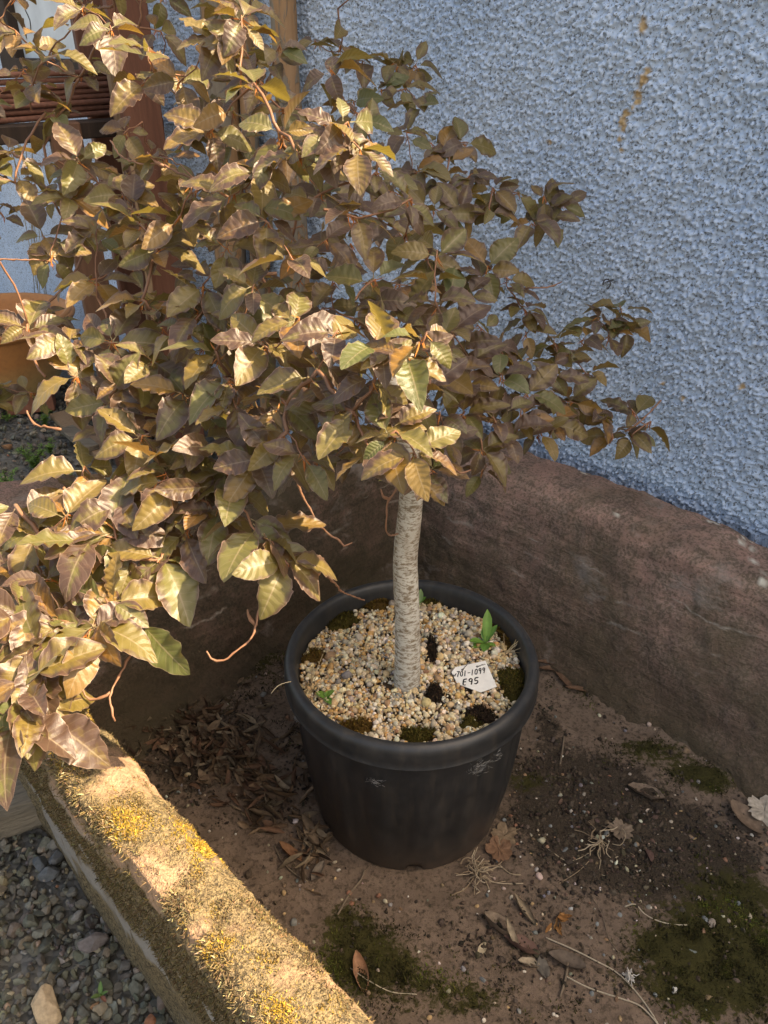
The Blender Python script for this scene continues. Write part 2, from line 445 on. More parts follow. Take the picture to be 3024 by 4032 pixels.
def mat_leaf():
    t = NT('copper_beech_leaf')
    uvn = t.n('ShaderNodeUVMap'); sep = t.n('ShaderNodeSeparateXYZ'); t.l(uvn.outputs[0], sep.inputs[0])
    u = sep.outputs[0]; v = sep.outputs[1]
    x = t.math('MULTIPLY', t.math('SUBTRACT', u, 0.5), 2.0); ax = t.math('ABSOLUTE', x)
    geo = t.n('ShaderNodeNewGeometry'); oi = t.n('ShaderNodeObjectInfo')
    r1 = t.math('FRACT', t.math('ADD', t.math('MULTIPLY', oi.outputs['Random'], 1.0), geo.outputs['Random Per Island']))
    r2 = t.math('FRACT', t.math('MULTIPLY', r1, 17.31)); r3 = t.math('FRACT', t.math('MULTIPLY', r1, 91.7)); r4 = t.math('FRACT', t.math('MULTIPLY', r1, 331.3))
    cu = t.n('ShaderNodeCombineXYZ'); t.l(u, cu.inputs[0]); t.l(v, cu.inputs[1]); t.l(t.math('MULTIPLY', r1, 40.0), cu.inputs[2])
    blot = t.noise(cu.outputs[0], 3.2, 4, 0.6); fz = t.noise(cu.outputs[0], 26, 2)
    vv = t.math('FRACT', t.math('MULTIPLY', t.math('SUBTRACT', v, t.math('MULTIPLY', ax, 0.20)), 8.0))
    tri = t.math('ABSOLUTE', t.math('SUBTRACT', vv, 0.5))               # 0.5 on a vein
    vein = t.math('MULTIPLY', t.ramp(tri, [(0.435, 0.0), (0.49, 1.0)]), t.math('SUBTRACT', 1.0, t.math('MULTIPLY', ax, 0.35)))
    mid = t.ramp(ax, [(0.02, 1.0), (0.06, 0.0)])
    veins = t.math('MAXIMUM', t.math('MULTIPLY', vein, 0.48), t.math('MULTIPLY', mid, 0.85))
    # olive to bronze ground colour, plum towards the margin and in blotches
    olive = t.mix(r2, (0.112, 0.108, 0.028), (0.165, 0.112, 0.026))
    olive = t.mix(t.ramp(r3, [(0.72, 0.0), (0.98, 1.0)]), olive, (0.24, 0.115, 0.022))
    plum = t.mix(fz, (0.048, 0.022, 0.019), (0.092, 0.047, 0.036))
    pf = t.math('ADD', t.math('MULTIPLY', t.math('POWER', ax, 2.6), 0.80), t.math('ADD', t.math('MULTIPLY', t.math('SUBTRACT', blot, 0.5), 2.0), t.math('MULTIPLY', t.math('SUBTRACT', r4, 0.41), 1.1)))
    pm = t.ramp(pf, [(0.14, 0.0), (0.50, 0.92)])
    c = t.mix(pm, olive, plum)
    c = t.mix(t.ramp(r4, [(0.965, 0.0), (0.97, 0.7)]), c, (0.095, 0.125, 0.022))      # a few still green
    c = t.mix(t.math('MULTIPLY', veins, 0.6), c, (0.30, 0.23, 0.14))
    c = t.mix(t.ramp(t.noise(cu.outputs[0], 9.0, 3, 0.7), [(0.66, 0.0), (0.72, 0.7)]), c, (0.10, 0.045, 0.02))
    edge = t.ramp(ax, [(0.955, 0.0), (0.99, 0.7)])
    c = t.mix(edge, c, (0.34, 0.22, 0.16))
    under = t.mix(0.6, c, t.mix(r3, (0.15, 0.075, 0.03), (0.20, 0.13, 0.05)))
    c = t.mix(geo.outputs['Backfacing'], c, under)
    h = t.math('ADD', t.math('MULTIPLY', tri, -0.9), t.math('MULTIPLY', fz, 0.25))
    nrm = t.bump(h, 0.30, 0.003)
    rough = t.math('ADD', 0.36, t.math('MULTIPLY', fz, 0.22))
    t.fin(c, rough, nrm, 0.7)
    t.b.inputs['Sheen Weight'].default_value = 0.10; t.b.inputs['Sheen Roughness'].default_value = 0.4
    tr = t.n('ShaderNodeBsdfTranslucent'); t.l(t.mix(0.6, c, t.mix(r3, (0.55, 0.30, 0.05), (0.40, 0.34, 0.05))), tr.inputs[0])
    mx = t.n('ShaderNodeMixShader'); mx.inputs[0].default_value = 0.30
    t.l(t.b.outputs[0], mx.inputs[1]); t.l(tr.outputs[0], mx.inputs[2]); t.l(mx.outputs[0], t.out.inputs[0])
    return t.m

def mat_bark():
    t = NT('beech_bark'); o = t.coord(); s = t.mapping(o, (1, 1, 2.6))
    a = t.noise(s, 90, 5, 0.75, 0.3); b = t.noise(t.mapping(o, (1, 1, 0.5)), 16, 4); f = t.noise(s, 230, 4)
    c = t.mix(t.ramp(a, [(0.43, 0.0), (0.53, 1.0)]), (0.195, 0.15, 0.10), (0.50, 0.475, 0.41))
    c = t.mix(t.ramp(b, [(0.52, 0.0), (0.66, 0.7)]), c, (0.20, 0.15, 0.10))
    c = t.mix(t.ramp(t.voro(o, 60), [(0.06, 0.75), (0.14, 0.0)]), c, (0.55, 0.54, 0.47))
    return t.fin(c, 0.8, t.bump(t.math('ADD', a, t.math('MULTIPLY', f, 0.5)), 0.5, 0.002), 0.25)
def mat_twig():
    t = NT('beech_twig'); o = t.coord(); a = t.noise(o, 60, 5, 0.6); th = t.attr('thick')
    young = t.mix(a, (0.15, 0.065, 0.035), (0.29, 0.15, 0.085)); old = t.mix(t.ramp(a, [(0.35, 0.0), (0.65, 1.0)]), (0.09, 0.06, 0.035), (0.27, 0.22, 0.16))
    c = t.mix(t.ramp(th, [(0.15, 0.0), (0.6, 1.0)]), young, old)
    return t.fin(c, 0.55, t.bump(a, 0.4, 0.001), 0.4)
def mat_plastic():
    t = NT('black_plastic'); o = t.coord(); a = t.noise(o, 30, 6, 0.7); f = t.noise(t.mapping(o, (1, 1, 0.15)), 60, 5); sc = t.noise(t.mapping(o, (3, 3, 0.6), (0.3, 0.5, 0.1)), 45, 6, 0.8)
    c = t.mix(t.ramp(a, [(0.35, 0.0), (0.7, 1.0)]), (0.012, 0.013, 0.014), (0.028, 0.027, 0.026))
    c = t.mix(t.math('MULTIPLY', t.ramp(f, [(0.5, 0.0), (0.75, 1.0)]), 0.35), c, (0.075, 0.06, 0.045))
    dirt = t.ramp(t.attr('low'), [(0.0, 1.0), (0.30, 0.0)])
    c = t.mix(t.math('MULTIPLY', dirt, t.ramp(a, [(0.3, 0.2), (0.65, 0.75)])), c, (0.085, 0.06, 0.042))
    c = t.mix(t.ramp(t.voro(o, 160), [(0.03, 0.5), (0.07, 0.0)]), c, (0.16, 0.15, 0.13))
    c = t.mix(t.ramp(sc, [(0.70, 0.0), (0.76, 0.35)]), c, (0.14, 0.13, 0.12))
    return t.fin(c, t.math('ADD', 0.34, t.math('MULTIPLY', a, 0.25)), t.bump(a, 0.15, 0.001), 0.5)
def mat_wood(name, c0, c1, scale=18, stretch=(1, 1, 0.08), rough=0.75, bump_d=0.003):
    t = NT(name); o = t.mapping(t.coord(), stretch); a = t.noise(o, scale, 6, 0.65, 0.8); f = t.noise(o, scale * 6, 4)
    c = t.mix(t.ramp(t.math('ADD', t.math('MULTIPLY', a, 0.7), t.math('MULTIPLY', f, 0.3)), [(0.32, 0.0), (0.68, 1.0)]), c0, c1)
    return t.fin(c, rough, t.bump(t.math('ADD', a, t.math('MULTIPLY', f, 0.5)), 0.6, bump_d), 0.3)
def mat_log():
    t = NT('peeled_log'); o = t.mapping(t.coord(), (1, 1, 0.28)); a = t.noise(o, 22, 5, 0.6, 0.7); f = t.noise(t.mapping(t.coord(), (1, 1, 0.06)), 90, 5)
    wood = t.mix(f, (0.26, 0.14, 0.065), (0.40, 0.25, 0.14)); bark = t.mix(f, (0.12, 0.09, 0.065), (0.30, 0.26, 0.20))
    k = t.ramp(a, [(0.46, 0.0), (0.50, 1.0)]); c = t.mix(k, wood, bark)
    return t.fin(c, 0.8, t.bump(t.math('ADD', k, t.math('MULTIPLY', f, 0.3)), 0.7, 0.004), 0.25)
def mat_terracotta():
    t = NT('rusty_terracotta'); o = t.coord(); a = t.noise(o, 6, 5, 0.6); f = t.noise(o, 50, 5); h = t.attr('low')
    c = t.mix(t.ramp(t.math('ADD', h, t.math('MULTIPLY', t.math('SUBTRACT', a, 0.5), 0.35)), [(0.12, 0.0), (0.55, 1.0)]), (0.62, 0.42, 0.17), (0.47, 0.20, 0.065))
    c = t.mix(t.math('MULTIPLY', t.ramp(f, [(0.45, 0.0), (0.7, 1.0)]), 0.3), c, (0.25, 0.11, 0.05))
    return t.fin(c, 0.6, t.bump(f, 0.3, 0.002), 0.35)
def mat_ground():
    t = NT('yard_ground'); o = t.coord(); a = t.noise(o, 3, 5); f = t.voro(o, 60, 'F1', 1); g = t.noise(o, 90, 5); d = t.voro(o, 60)
    bw = t.n('ShaderNodeRGBToBW'); t.l(f, bw.inputs[0])
    c = t.mix(bw.outputs[0], (0.07, 0.072, 0.066), (0.20, 0.195, 0.175)); c = t.mix(t.ramp(a, [(0.4, 0.0), (0.7, 0.6)]), c, (0.11, 0.09, 0.06))
    return t.fin(c, 0.9, t.bump(t.math('SUBTRACT', 1.0, d), 0.8, 0.012), 0.2)

M = dict(wall=mat_wall(), trough=mat_trough(), soil=mat_soil(), leaf=mat_leaf(), bark=mat_bark(), twig=mat_twig(), plastic=mat_plastic(),
         vcol=m_vcol('mixed_stone', 0.75, 260, 0.0006, 0.3, 0.35), gravel=m_vcol('crushed_stone', 0.8, 140, 0.0012, 0.25, 0.4),
         moss=m_vcol('dry_moss', 0.85, 400, 0.0002, 0.15, 0.3, 0.2), dead=m_vcol('dead_leaf', 0.75, 120, 0.0006, 0.25, 0.45, 0.12),
         green=m_vcol('fresh_leaf', 0.45, 90, 0.0006, 0.4, 0.25, 0.3), straw=m_vcol('straw', 0.7, 200, 0.0002, 0.25, 0.2),
         red=mat_wood('red_stained_timber', (0.105, 0.042, 0.026), (0.20, 0.085, 0.05)), brown=mat_wood('brown_stained_timber', (0.09, 0.045, 0.028), (0.18, 0.09, 0.05)),
         tan=mat_wood('bare_board', (0.22, 0.13, 0.07), (0.36, 0.24, 0.14)), dark=mat_wood('dark_frame_timber', (0.02, 0.014, 0.011), (0.06, 0.038, 0.026)),
         grey=mat_wood('weathered_wood', (0.07, 0.058, 0.042), (0.27, 0.22, 0.155), 34, (0.10, 1, 1), 0.85, 0.012), log=mat_log(), terra=mat_terracotta(), ground=mat_ground(),
         rust=m_plain('rusty_steel', (0.17, 0.075, 0.05), 0.7, 0.3, 70, 0.4), brick=m_plain('brick', (0.30, 0.12, 0.07), 0.85, 0.2, 30, 0.45, (1, 1, 1), 0.003),
         block=m_plain('concrete_block', (0.28, 0.26, 0.22), 0.9, 0.2, 40, 0.4, (1, 1, 1), 0.003), panel=m_plain('pale_panel', (0.60, 0.65, 0.68), 0.7, 0.3, 9, 0.2, (1, 1, 1), 0.003),
         tag=m_plain('white_plastic_tag', (0.72, 0.71, 0.66), 0.5, 0.4, 60, 0.12), ink=m_plain('black_marker', (0.012, 0.012, 0.012), 0.5, 0.3), iron=m_plain('dark_iron', (0.04, 0.04, 0.045), 0.5, 0.5),
         web=m_vcol('cobweb', 0.9, 200, 0.0002, 0.1, 0.1))

# ================================================================== THE SETTING
# yard: one sheet to the horizon, slightly uneven near by
g = np.concatenate([[-900, -300, -100, -40, -15], np.linspace(-6, 7, 90), [15, 40, 100, 300, 900]])
GX, GY = np.meshgrid(g, g, indexing='ij'); GV = np.stack([GX.ravel(), GY.ravel(), np.zeros(GX.size)], -1)
near = np.exp(-(GV[:, 0] ** 2 + GV[:, 1] ** 2) / 60.0)
GV[:, 2] = -0.012 + fbm(GV * [1, 1, 0], 1.6, 3, seed=3) * 0.010 * near
yard = link('ground', make_mesh('ground', GV, grid_faces(len(g), len(g))), M['ground'], kind='structure')

# house wall with roughcast: n = WN plane, real bumps where the photograph shows them
WN = 1.60
WTOP = F + 0.36 + 1.96 * (WN - 0.33)          # where its top must be for the sun line to reach the mossy rim
def roughcast():
    mc = np.concatenate([np.linspace(-7, -0.2, 14)[:-1], np.arange(-0.2, 0.5, 0.006), np.arange(0.5, 2.0, 0.0026), np.arange(2.0, 3.0, 0.0060), np.arange(3.0, 4.6, 0.030), np.linspace(4.6, 10, 10)])
    zc = np.concatenate([[-0.05, 0.1, 0.25, 0.35, 0.42], np.arange(0.47, 1.56, 0.0026), np.linspace(1.60, WTOP, 9)])
    # bumps: random grains splatted into a fine field
    rng = np.random.default_rng(5)
    m0, m1, z0, z1, hstep = -0.2, 3.1, 0.40, 1.66, 0.0015
    W, H = int((m1 - m0) / hstep), int((z1 - z0) / hstep)
    fld = np.zeros((W, H), np.float32)
    for cnt, rr, amp in ((52000, (0.0028, 0.0060), (0.005, 0.0125)), (66000, (0.0018, 0.0032), (0.002, 0.0075))):
        cm = rng.uniform(0, W, cnt); cz = rng.uniform(0, H, cnt); R = rng.uniform(*rr, cnt) / hstep; A = rng.uniform(*amp, cnt); asp = rng.uniform(0.7, 1.4, cnt)
        k = int(rr[1] / hstep * 1.4) + 1
        for i in range(-k, k + 1):
            for j in range(-k, k + 1):
                a = np.floor(cm).astype(int) + i; b = np.floor(cz).astype(int) + j
                d2 = ((a - cm) / (R * asp)) ** 2 + ((b - cz) * asp / R) ** 2
                ok = (d2 < 1) & (a >= 0) & (a < W) & (b >= 0) & (b < H)
                np.maximum.at(fld, (a[ok], b[ok]), (A[ok] * (1 - d2[ok]) ** 0.4).astype(np.float32))
    MM, ZZ = np.meshgrid(mc, zc, indexing='ij')
    u = np.clip((MM - m0) / hstep, 0, W - 1.01); v = np.clip((ZZ - z0) / hstep, 0, H - 1.01)
    i, j = u.astype(int), v.astype(int); fu, fv = u - i, v - j
    h = (fld[i, j] * (1 - fu) + fld[np.minimum(i + 1, W - 1), j] * fu) * (1 - fv) + (fld[i, np.minimum(j + 1, H - 1)] * (1 - fu) + fld[np.minimum(i + 1, W - 1), np.minimum(j + 1, H - 1)] * fu) * fv
    h = h * ((MM > m0 + 0.004) & (MM < m1 - 0.004) & (ZZ > z0 + 0.004) & (ZZ < z1 - 0.004))
    pts = np.stack([MM.ravel(), ZZ.ravel(), np.zeros(MM.size)], -1)
    low = fbm(pts, 2.2, 3, seed=9).reshape(MM.shape) * 0.010 + fbm(pts, 14, 3, seed=19).reshape(MM.shape) * 0.004
    N = WN - h - low + 0.004
    V = np.stack([(N - MM) * R2, (N + MM) * R2, ZZ], -1).reshape(-1, 3)
    me = make_mesh('render_coat', V, grid_faces(len(mc), len(zc))[:, ::-1])
    # flaked streak (photograph: from 2530,100 down to 2445,560)
    fl = np.zeros(MM.size)
    for (px, py, r) in ((2532, 95, 0.010), (2530, 110, 0.008), (2545, 285, 0.008), (2536, 310, 0.011), (2520, 335, 0.008), (2508, 372, 0.009), (2505, 400, 0.006), (2490, 425, 0.005), (2462, 450, 0.008), (2450, 480, 0.010), (2452, 505, 0.007), (2438, 545, 0.006), (2160, 560, 0.007), (2447, 590, 0.005), (2690, 1565, 0.006), (2610, 1510, 0.005), (2925, 1520, 0.006)):
        d = ray(px, py); t = WN / ((d[0] + d[1]) * R2); q = np.array([d[0] * t, d[1] * t]); mq = (q[1] - q[0]) * R2; zq = CAMZ + d[2] * t
        fl = np.maximum(fl, np.clip(1.6 - 1.2 * np.hypot(MM.ravel() - mq, (ZZ.ravel() - zq)) / r + 0.6 * fbm(pts, 160, 2, seed=4), 0, 1) if True else fl)
    add_attr(me, 'flake', fl)
    return me
wall = empty('house_wall', NM(WN, 1, 0), 'tall blue painted roughcast house wall behind the stone trough', 'wall')
link('render_coat', roughcast(), M['wall'], wall)
V, fs = bevel_box(0.30, 17.0, WTOP + 0.02, 0.02); V = rotz(V, math.radians(45)) + NM(WN + 0.165, 1.5, -0.05)
link('masonry_core', make_mesh('masonry_core', V, fs, smooth=False), M['wall'], wall)

# small iron hook screwed into the wall
d = ray(2405, 1105); t = (WN - 0.006) / ((d[0] + d[1]) * R2); hp = np.array([d[0] * t, d[1] * t, CAMZ + d[2] * t])
mb = MB(); nrm_w = -NM(1, 0, 0); al = NM(0, 1, 0)
a = np.linspace(-0.4, 4.6, 18)
mb.add(*tube([hp + nrm_w * (0.016 - 0.0) + al * 0.009 * math.cos(q) + np.array([0, 0, 0.010 * math.sin(q) - 0.004]) for q in a], 0.0016, 6))
mb.add(*tube([hp - nrm_w * 0.012, hp + nrm_w * 0.017], 0.0018, 6))
link('wall_hook', mb.mesh('wall_hook'), M['iron'], label='small dark iron hook screwed into the blue wall', cat='hook')

# ------------------------------------------------------------------ the stone trough
H0 = 0.36
def rrect(n0, n1, m0, m1, r, S):
    """rounded rectangle sampled so that equal parameters correspond between rectangles; S in [0,4)"""
    out = np.zeros((len(S), 2)); CF = 0.16
    cs = [(n0, m1), (n1, m1), (n1, m0), (n0, m0)]          # sides run: mossy side (n0) from m0 to m1, end (m1), wall side, near end
    for k, s in enumerate(S):
        i = int(s) % 4; f = s - int(s)
        prev = [(n0, m0), (n0, m1), (n1, m1), (n1, m0)]
        A = np.array(prev[i]); B = np.array(prev[(i + 1) % 4]); C = np.array(prev[(i + 2) % 4])
        u = (B - A) / np.linalg.norm(B - A); w = (C - B) / np.linalg.norm(C - B)
        a0 = A + u * r; b0 = B - u * r
        if f < 1 - CF: out[k] = a0 + (b0 - a0) * (f / (1 - CF))
        else:
            th = (f - (1 - CF)) / CF * math.pi / 2; c = b0 + w * r
            out[k] = c - w * r * math.cos(th) + u * r * math.sin(th)
    return out
def build_trough():
    # denser sampling on the two sides and end in view
    S = np.concatenate([np.linspace(0, 1, 340, endpoint=False), np.linspace(1, 2, 190, endpoint=False), np.linspace(2, 3, 330, endpoint=False), np.linspace(3, 4, 30, endpoint=False)])
    ns = len(S)
    Ro = rrect(0.228, 1.545, -1.15, 1.44, 0.05, S); Rot = rrect(0.20, 1.535, -1.13, 1.42, 0.05, S)
    Rit = rrect(0.300, 1.365, -0.95, 1.275, 0.06, S); Rib = rrect(0.335, 1.265, -0.90, 1.20, 0.05, S); Rfl = rrect(0.42, 1.19, -0.8, 1.12, 0.10, S)
    side = np.floor(S)
    hh = np.where(side == 2, 0.365, np.where(side == 0, 0.36, 0.35))
    # smooth height steps at corners
    k = np.ones(25) / 25; hh = np.convolve(np.concatenate([hh[-12:], hh, hh[:12]]), k, 'valid')
    mid = (Rot + Rit) / 2
    hh = hh + fbm(np.column_stack([mid, np.zeros(ns)]), 3.2, 4, seed=21) * np.where(side == 2, 0.034, 0.016)
    # profile: list of (ring, z) control points, blended
    ctrl = []
    z_b = -F - 0.03
    ctrl.append((Ro, np.full(ns, z_b), 10)); ctrl.append((Ro * 0.75 + Rot * 0.25, hh * 0.35, 22)); ctrl.append((Rot, hh - 0.035, 26))
    ctrl.append((Rot * 0.93 + Rit * 0.07, hh - 0.008, 10)); ctrl.append((Rot * 0.75 + Rit * 0.25, hh, 6)); ctrl.append((Rot * 0.25 + Rit * 0.75, hh - 0.002, 20))
    ctrl.append((Rit, hh - 0.03, 12)); ctrl.append((Rit * 0.6 + Rib * 0.4, hh * 0.52, 26)); ctrl.append((Rib, np.full(ns, 0.05), 24)); ctrl.append((Rfl, np.full(ns, -0.02), 10))
    rows = []
    for a in range(len(ctrl) - 1):
        A, B = ctrl[a], ctrl[a + 1]; kk = A[2]
        for q in range(kk):
            f = q / kk; rows.append((A[0] * (1 - f) + B[0] * f, A[1] * (1 - f) + B[1] * f))
    rows.append((ctrl[-1][0], ctrl[-1][1]))
    X = np.stack([np.column_stack([r[0], r[1]]) for r in rows], 1)      # ns, K, (n,m,z)
    # soften the profile
    for _ in range(5): X[:, 1:-1] = X[:, 1:-1] * 0.5 + (X[:, :-2] + X[:, 2:]) * 0.25
    du = np.roll(X, -1, 0) - np.roll(X, 1, 0); dv = np.gradient(X, axis=1); nr = np.cross(du, dv); nr /= np.linalg.norm(nr, axis=2)[..., None] + 1e-12
    # outward check
    if nr[150, 10, 0] > 0: nr = -nr
    fl = X.reshape(-1, 3)
    disp = fbm(fl, 5, 4, seed=31) * 0.016 + fbm(fl, 24, 4, 0.6, seed=33) * 0.007 + fbm(fl, 90, 3, seed=35) * 0.0028
    disp = disp.reshape(X.shape[:2])
    # tool-worn furrows along the wall-side face
    X = X + nr * disp[..., None]
    return S, X, nr
TS, TX, TN = build_trough()
ns, K = TX.shape[:2]
flat = TX.reshape(-1, 3)
TV = np.stack([(flat[:, 0] - flat[:, 1]) * R2, (flat[:, 0] + flat[:, 1]) * R2, flat[:, 2] + F], -1)
TNw = np.stack([(TN[..., 0] - TN[..., 1]) * R2, (TN[..., 0] + TN[..., 1]) * R2, TN[..., 2]], -1).reshape(-1, 3)
tf = grid_faces(ns, K, wrap_r=True)
a_, b_, c_ = TV[tf[:, 0]], TV[tf[:, 1]], TV[tf[:, 2]]
fn = np.cross(b_ - a_, c_ - a_)
if (np.einsum('ij,ij->i', fn, TNw[tf[:, 0]])).mean() < 0: tf = tf[:, ::-1]
trough = empty('stone_trough', NM(0.87, 0.15, 0), 'long old sandstone trough holding the potted beech, one rim thick with dry moss', 'trough')
tme = make_mesh('basin', TV, tf)
# weights: mossy side = side 0 (plus the far corner), top and outer faces only
prof = np.tile(np.arange(K), ns); side0 = np.repeat(np.clip(1 - np.abs(np.clip(TS, 0, 4) - 0.5) / 0.62, 0, 1), K)
side0 = np.clip(side0 * 4, 0, 1)
side0 = np.where(np.repeat(TS, K) > 3.6, 1.0, side0)
endw = np.repeat(np.clip(1 - np.abs(TS - 1.2) / 0.5, 0, 1), K)
inner_start = 10 + 22 + 26 + 10 + 6 + 20 + 9
topmask = np.clip((inner_start - prof) / 6.0, 0, 1)
mossy = side0 * topmask
cover = 0.5 + 0.95 * fbm(flat, 11, 4, 0.55, seed=41) + 0.25 * fbm(flat, 40, 3, seed=43)
outer = np.clip((32 - prof) / 8.0, 0, 1)
cover = np.where(outer > 0.5, cover + 0.32, cover + 0.07)
# grey bare band on the outer face
band = np.exp(-((flat[:, 2] - 0.03 - 0.05 * fbm(flat, 4, 2, seed=3)) / 0.05) ** 2) * (fbm(flat * [1, 0.35, 3.0], 12, 4, seed=44) > -0.05)
cover = cover - outer * band * 0.38
add_attr(tme, 'mossy', mossy); add_attr(tme, 'cover', np.clip(cover, 0, 1)); add_attr(tme, 'outer', outer)
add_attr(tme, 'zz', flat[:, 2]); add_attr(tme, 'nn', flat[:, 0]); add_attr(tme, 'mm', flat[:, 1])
# white lichen rosettes on the wall-side rim
lich = np.zeros(len(flat)); rl = np.random.default_rng(77)
for (px, py, r, cnt) in ((2580, 2000, 0.016, 7), (2640, 2025, 0.010, 4), (2740, 2090, 0.014, 5), (2800, 2125, 0.016, 7), (2840, 2190, 0.012, 4), (2700, 2085, 0.008, 3), (3000, 2280, 0.016, 7), (2910, 2200, 0.012, 4), (2560, 2260, 0.004, 2), (2420, 2080, 0.004, 2), (2330, 1890, 0.008, 4), (2300, 1920, 0.006, 3), (2930, 2180, 0.008, 2), (2480, 2240, 0.005, 1), (2420, 1900, 0.006, 3)):
    c0 = P(px, py, F + 0.33); n_, m_ = toNM(c0)
    for _ in range(cnt):
        q = np.array([n_ + rl.normal(0, r), m_ + rl.normal(0, r * 1.3)]); rr = rl.uniform(0.0025, 0.0075)
        dd = np.hypot(flat[:, 0] - q[0], flat[:, 1] - q[1])
        lich = np.maximum(lich, np.where((prof > 60) & (np.abs(flat[:, 2] - 0.335) < 0.035) & (np.repeat(TS, K) > 1.9) & (np.repeat(TS, K) < 3.05), np.clip(1.5 - dd / rr, 0, 1), 0))
add_attr(tme, 'lichen', lich)
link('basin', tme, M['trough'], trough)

# soil lying on the trough floor
def blob_layout(list_, Q):
    out = np.zeros(len(Q))
    for (px, py, rx, ry, w) in list_:
        c = P(px, py, F); e = P(px + rx, py, F) - c; f_ = P(px, py + ry, F) - c
        rX, rY = abs(e[0]), abs(f_[1])
        out += w * np.exp(-((Q[:, 0] - c[0]) / rX) ** 2 - ((Q[:, 1] - c[1]) / rY) ** 2)
    return out
DARK = [(2350, 3250, 420, 260, 0.9), (2700, 3400, 350, 200, 0.8), (2250, 3050, 260, 160, 0.6), (750, 2950, 300, 260, 0.7), (1350, 2350, 300, 120, 0.7), (1900, 3750, 350, 150, 0.35), (2300, 3800, 300, 150, 0.3), (1150, 3350, 120, 160, 0.2), (2150, 2850, 60, 80, 0.6), (1250, 2900, 120, 300, 0.4)]
MOSS = [(1450, 3800, 260, 170, 0.8), (1350, 3620, 150, 90, 0.5), (2800, 3800, 420, 300, 0.9), (2900, 3500, 250, 130, 0.55), (1850, 3950, 300, 120, 0.5), (2550, 2960, 240, 70, 0.6), (2800, 3080, 250, 80, 0.6), (2350, 2720, 170, 70, 0.6), (900, 2600, 300, 150, 0.75), (2080, 3080, 120, 70, 0.6), (1180, 2850, 60, 150, 0.3), (2780, 3080, 60, 40, 0.5)]
sn = np.arange(0.26, 1.36, 0.006); sm = np.arange(-0.9, 1.26, 0.006)
SN, SM = np.meshgrid(sn, sm, indexing='ij'); q = np.stack([SN.ravel(), SM.ravel(), np.zeros(SN.size)], -1)
def soil_z(n, m):
    p = np.stack([np.ravel(n), np.ravel(m), np.zeros(np.size(n))], -1)
    edge = np.minimum(np.minimum(p[:, 0] - 0.335, 1.265 - p[:, 0]), 1.20 - p[:, 1])
    return F + 0.003 + fbm(p, 6, 3, seed=51) * 0.006 + fbm(p, 30, 3, 0.6, seed=53) * 0.003 + np.clip(0.05 - edge, 0, 0.05) * 0.35
sz = soil_z(SN, SM) + fbm(q, 110, 3, 0.6, seed=55) * 0.0022
SV = np.stack([(q[:, 0] - q[:, 1]) * R2, (q[:, 0] + q[:, 1]) * R2, sz], -1)
dk = blob_layout(DARK, SV); ms = blob_layout(MOSS, SV)
SV[:, 2] += np.clip(dk, 0, 1) * (0.002 + 0.005 * fbm(q, 55, 3, 0.7, seed=57)) + np.clip(ms, 0, 1) * (0.005 + 0.007 * fbm(q, 45, 3, 0.6, seed=58))
sme = make_mesh('soil', SV, grid_faces(len(sn), len(sm))[:, ::-1])
add_attr(sme, 'dark', np.clip(dk, 0, 1.2)); add_attr(sme, 'moss', np.clip(ms, 0, 1.2))
link('soil', sme, M['soil'], kind='structure')
def floor_at(px, py, dz=0.0):
    p = P(px, py, F); n_, m_ = toNM(p); z = float(soil_z(np.array([n_]), np.array([m_]))[0]); p = P(px, py, z + dz); return p
POT = np.array([0.047, 1.015])

# dry moss on the sunny rim: one growth, uncountable
rm = np.random.default_rng(61)
w = mossy * np.clip((np.clip(cover, 0, 1) - 0.30) * 3, 0.06, 1) * (prof > 6) * (prof < inner_start)
fw = w[tf].mean(1)
vis = (flat[tf[:, 0], 1] > -0.25)
area = np.linalg.norm(np.cross(TV[tf[:, 1]] - TV[tf[:, 0]], TV[tf[:, 3]] - TV[tf[:, 0]]), axis=1)
def sample_faces(wt, n, rng):
    k = rng.choice(len(tf), n, p=wt / wt.sum()); a = rng.uniform(0, 1, (n, 1)); b = rng.uniform(0, 1, (n, 1)); f = tf[k]
    p = (TV[f[:, 0]] * (1 - a) + TV[f[:, 1]] * a) * (1 - b) + (TV[f[:, 3]] * (1 - a) + TV[f[:, 2]] * a) * b
    return p, TNw[f[:, 0]], k
wt = fw * area * vis; top_f = (prof[tf[:, 0]] > 52)
clump = np.clip(fbm(flat[tf[:, 0]], 32, 3, seed=63) + 0.30, 0.12, 1) ** 1.6
p1, n1, k1 = sample_faces(wt * top_f * clump, 58000, rm)
gold = np.clip(fbm(flat[tf[k1, 0]], 18, 3, seed=67) * 2.8 + 0.25, 0, 1)[:, None]
c1 = palette(len(p1), [(0.17, 0.12, 0.06), (0.24, 0.17, 0.085), (0.10, 0.075, 0.045)], [0.45, 0.35, 0.2], rm, 0.25) * (1 - gold) + palette(len(p1), [(0.42, 0.27, 0.045), (0.52, 0.36, 0.07), (0.30, 0.19, 0.045)], [0.5, 0.25, 0.25], rm, 0.2) * gold
L1 = rm.uniform(0.0022, 0.0065, len(p1)); me = blades('dry_moss', p1 - n1 * 0.001, n1 * 0.7, L1, L1 * 0.30, rm.uniform(0.8, 2.8, len(p1)), c1, rm, 2, 0.75)
link('dry_moss', me, M['moss'], label='golden brown dry curled moss growing along the sunny trough rim', cat='moss', kind='stuff')
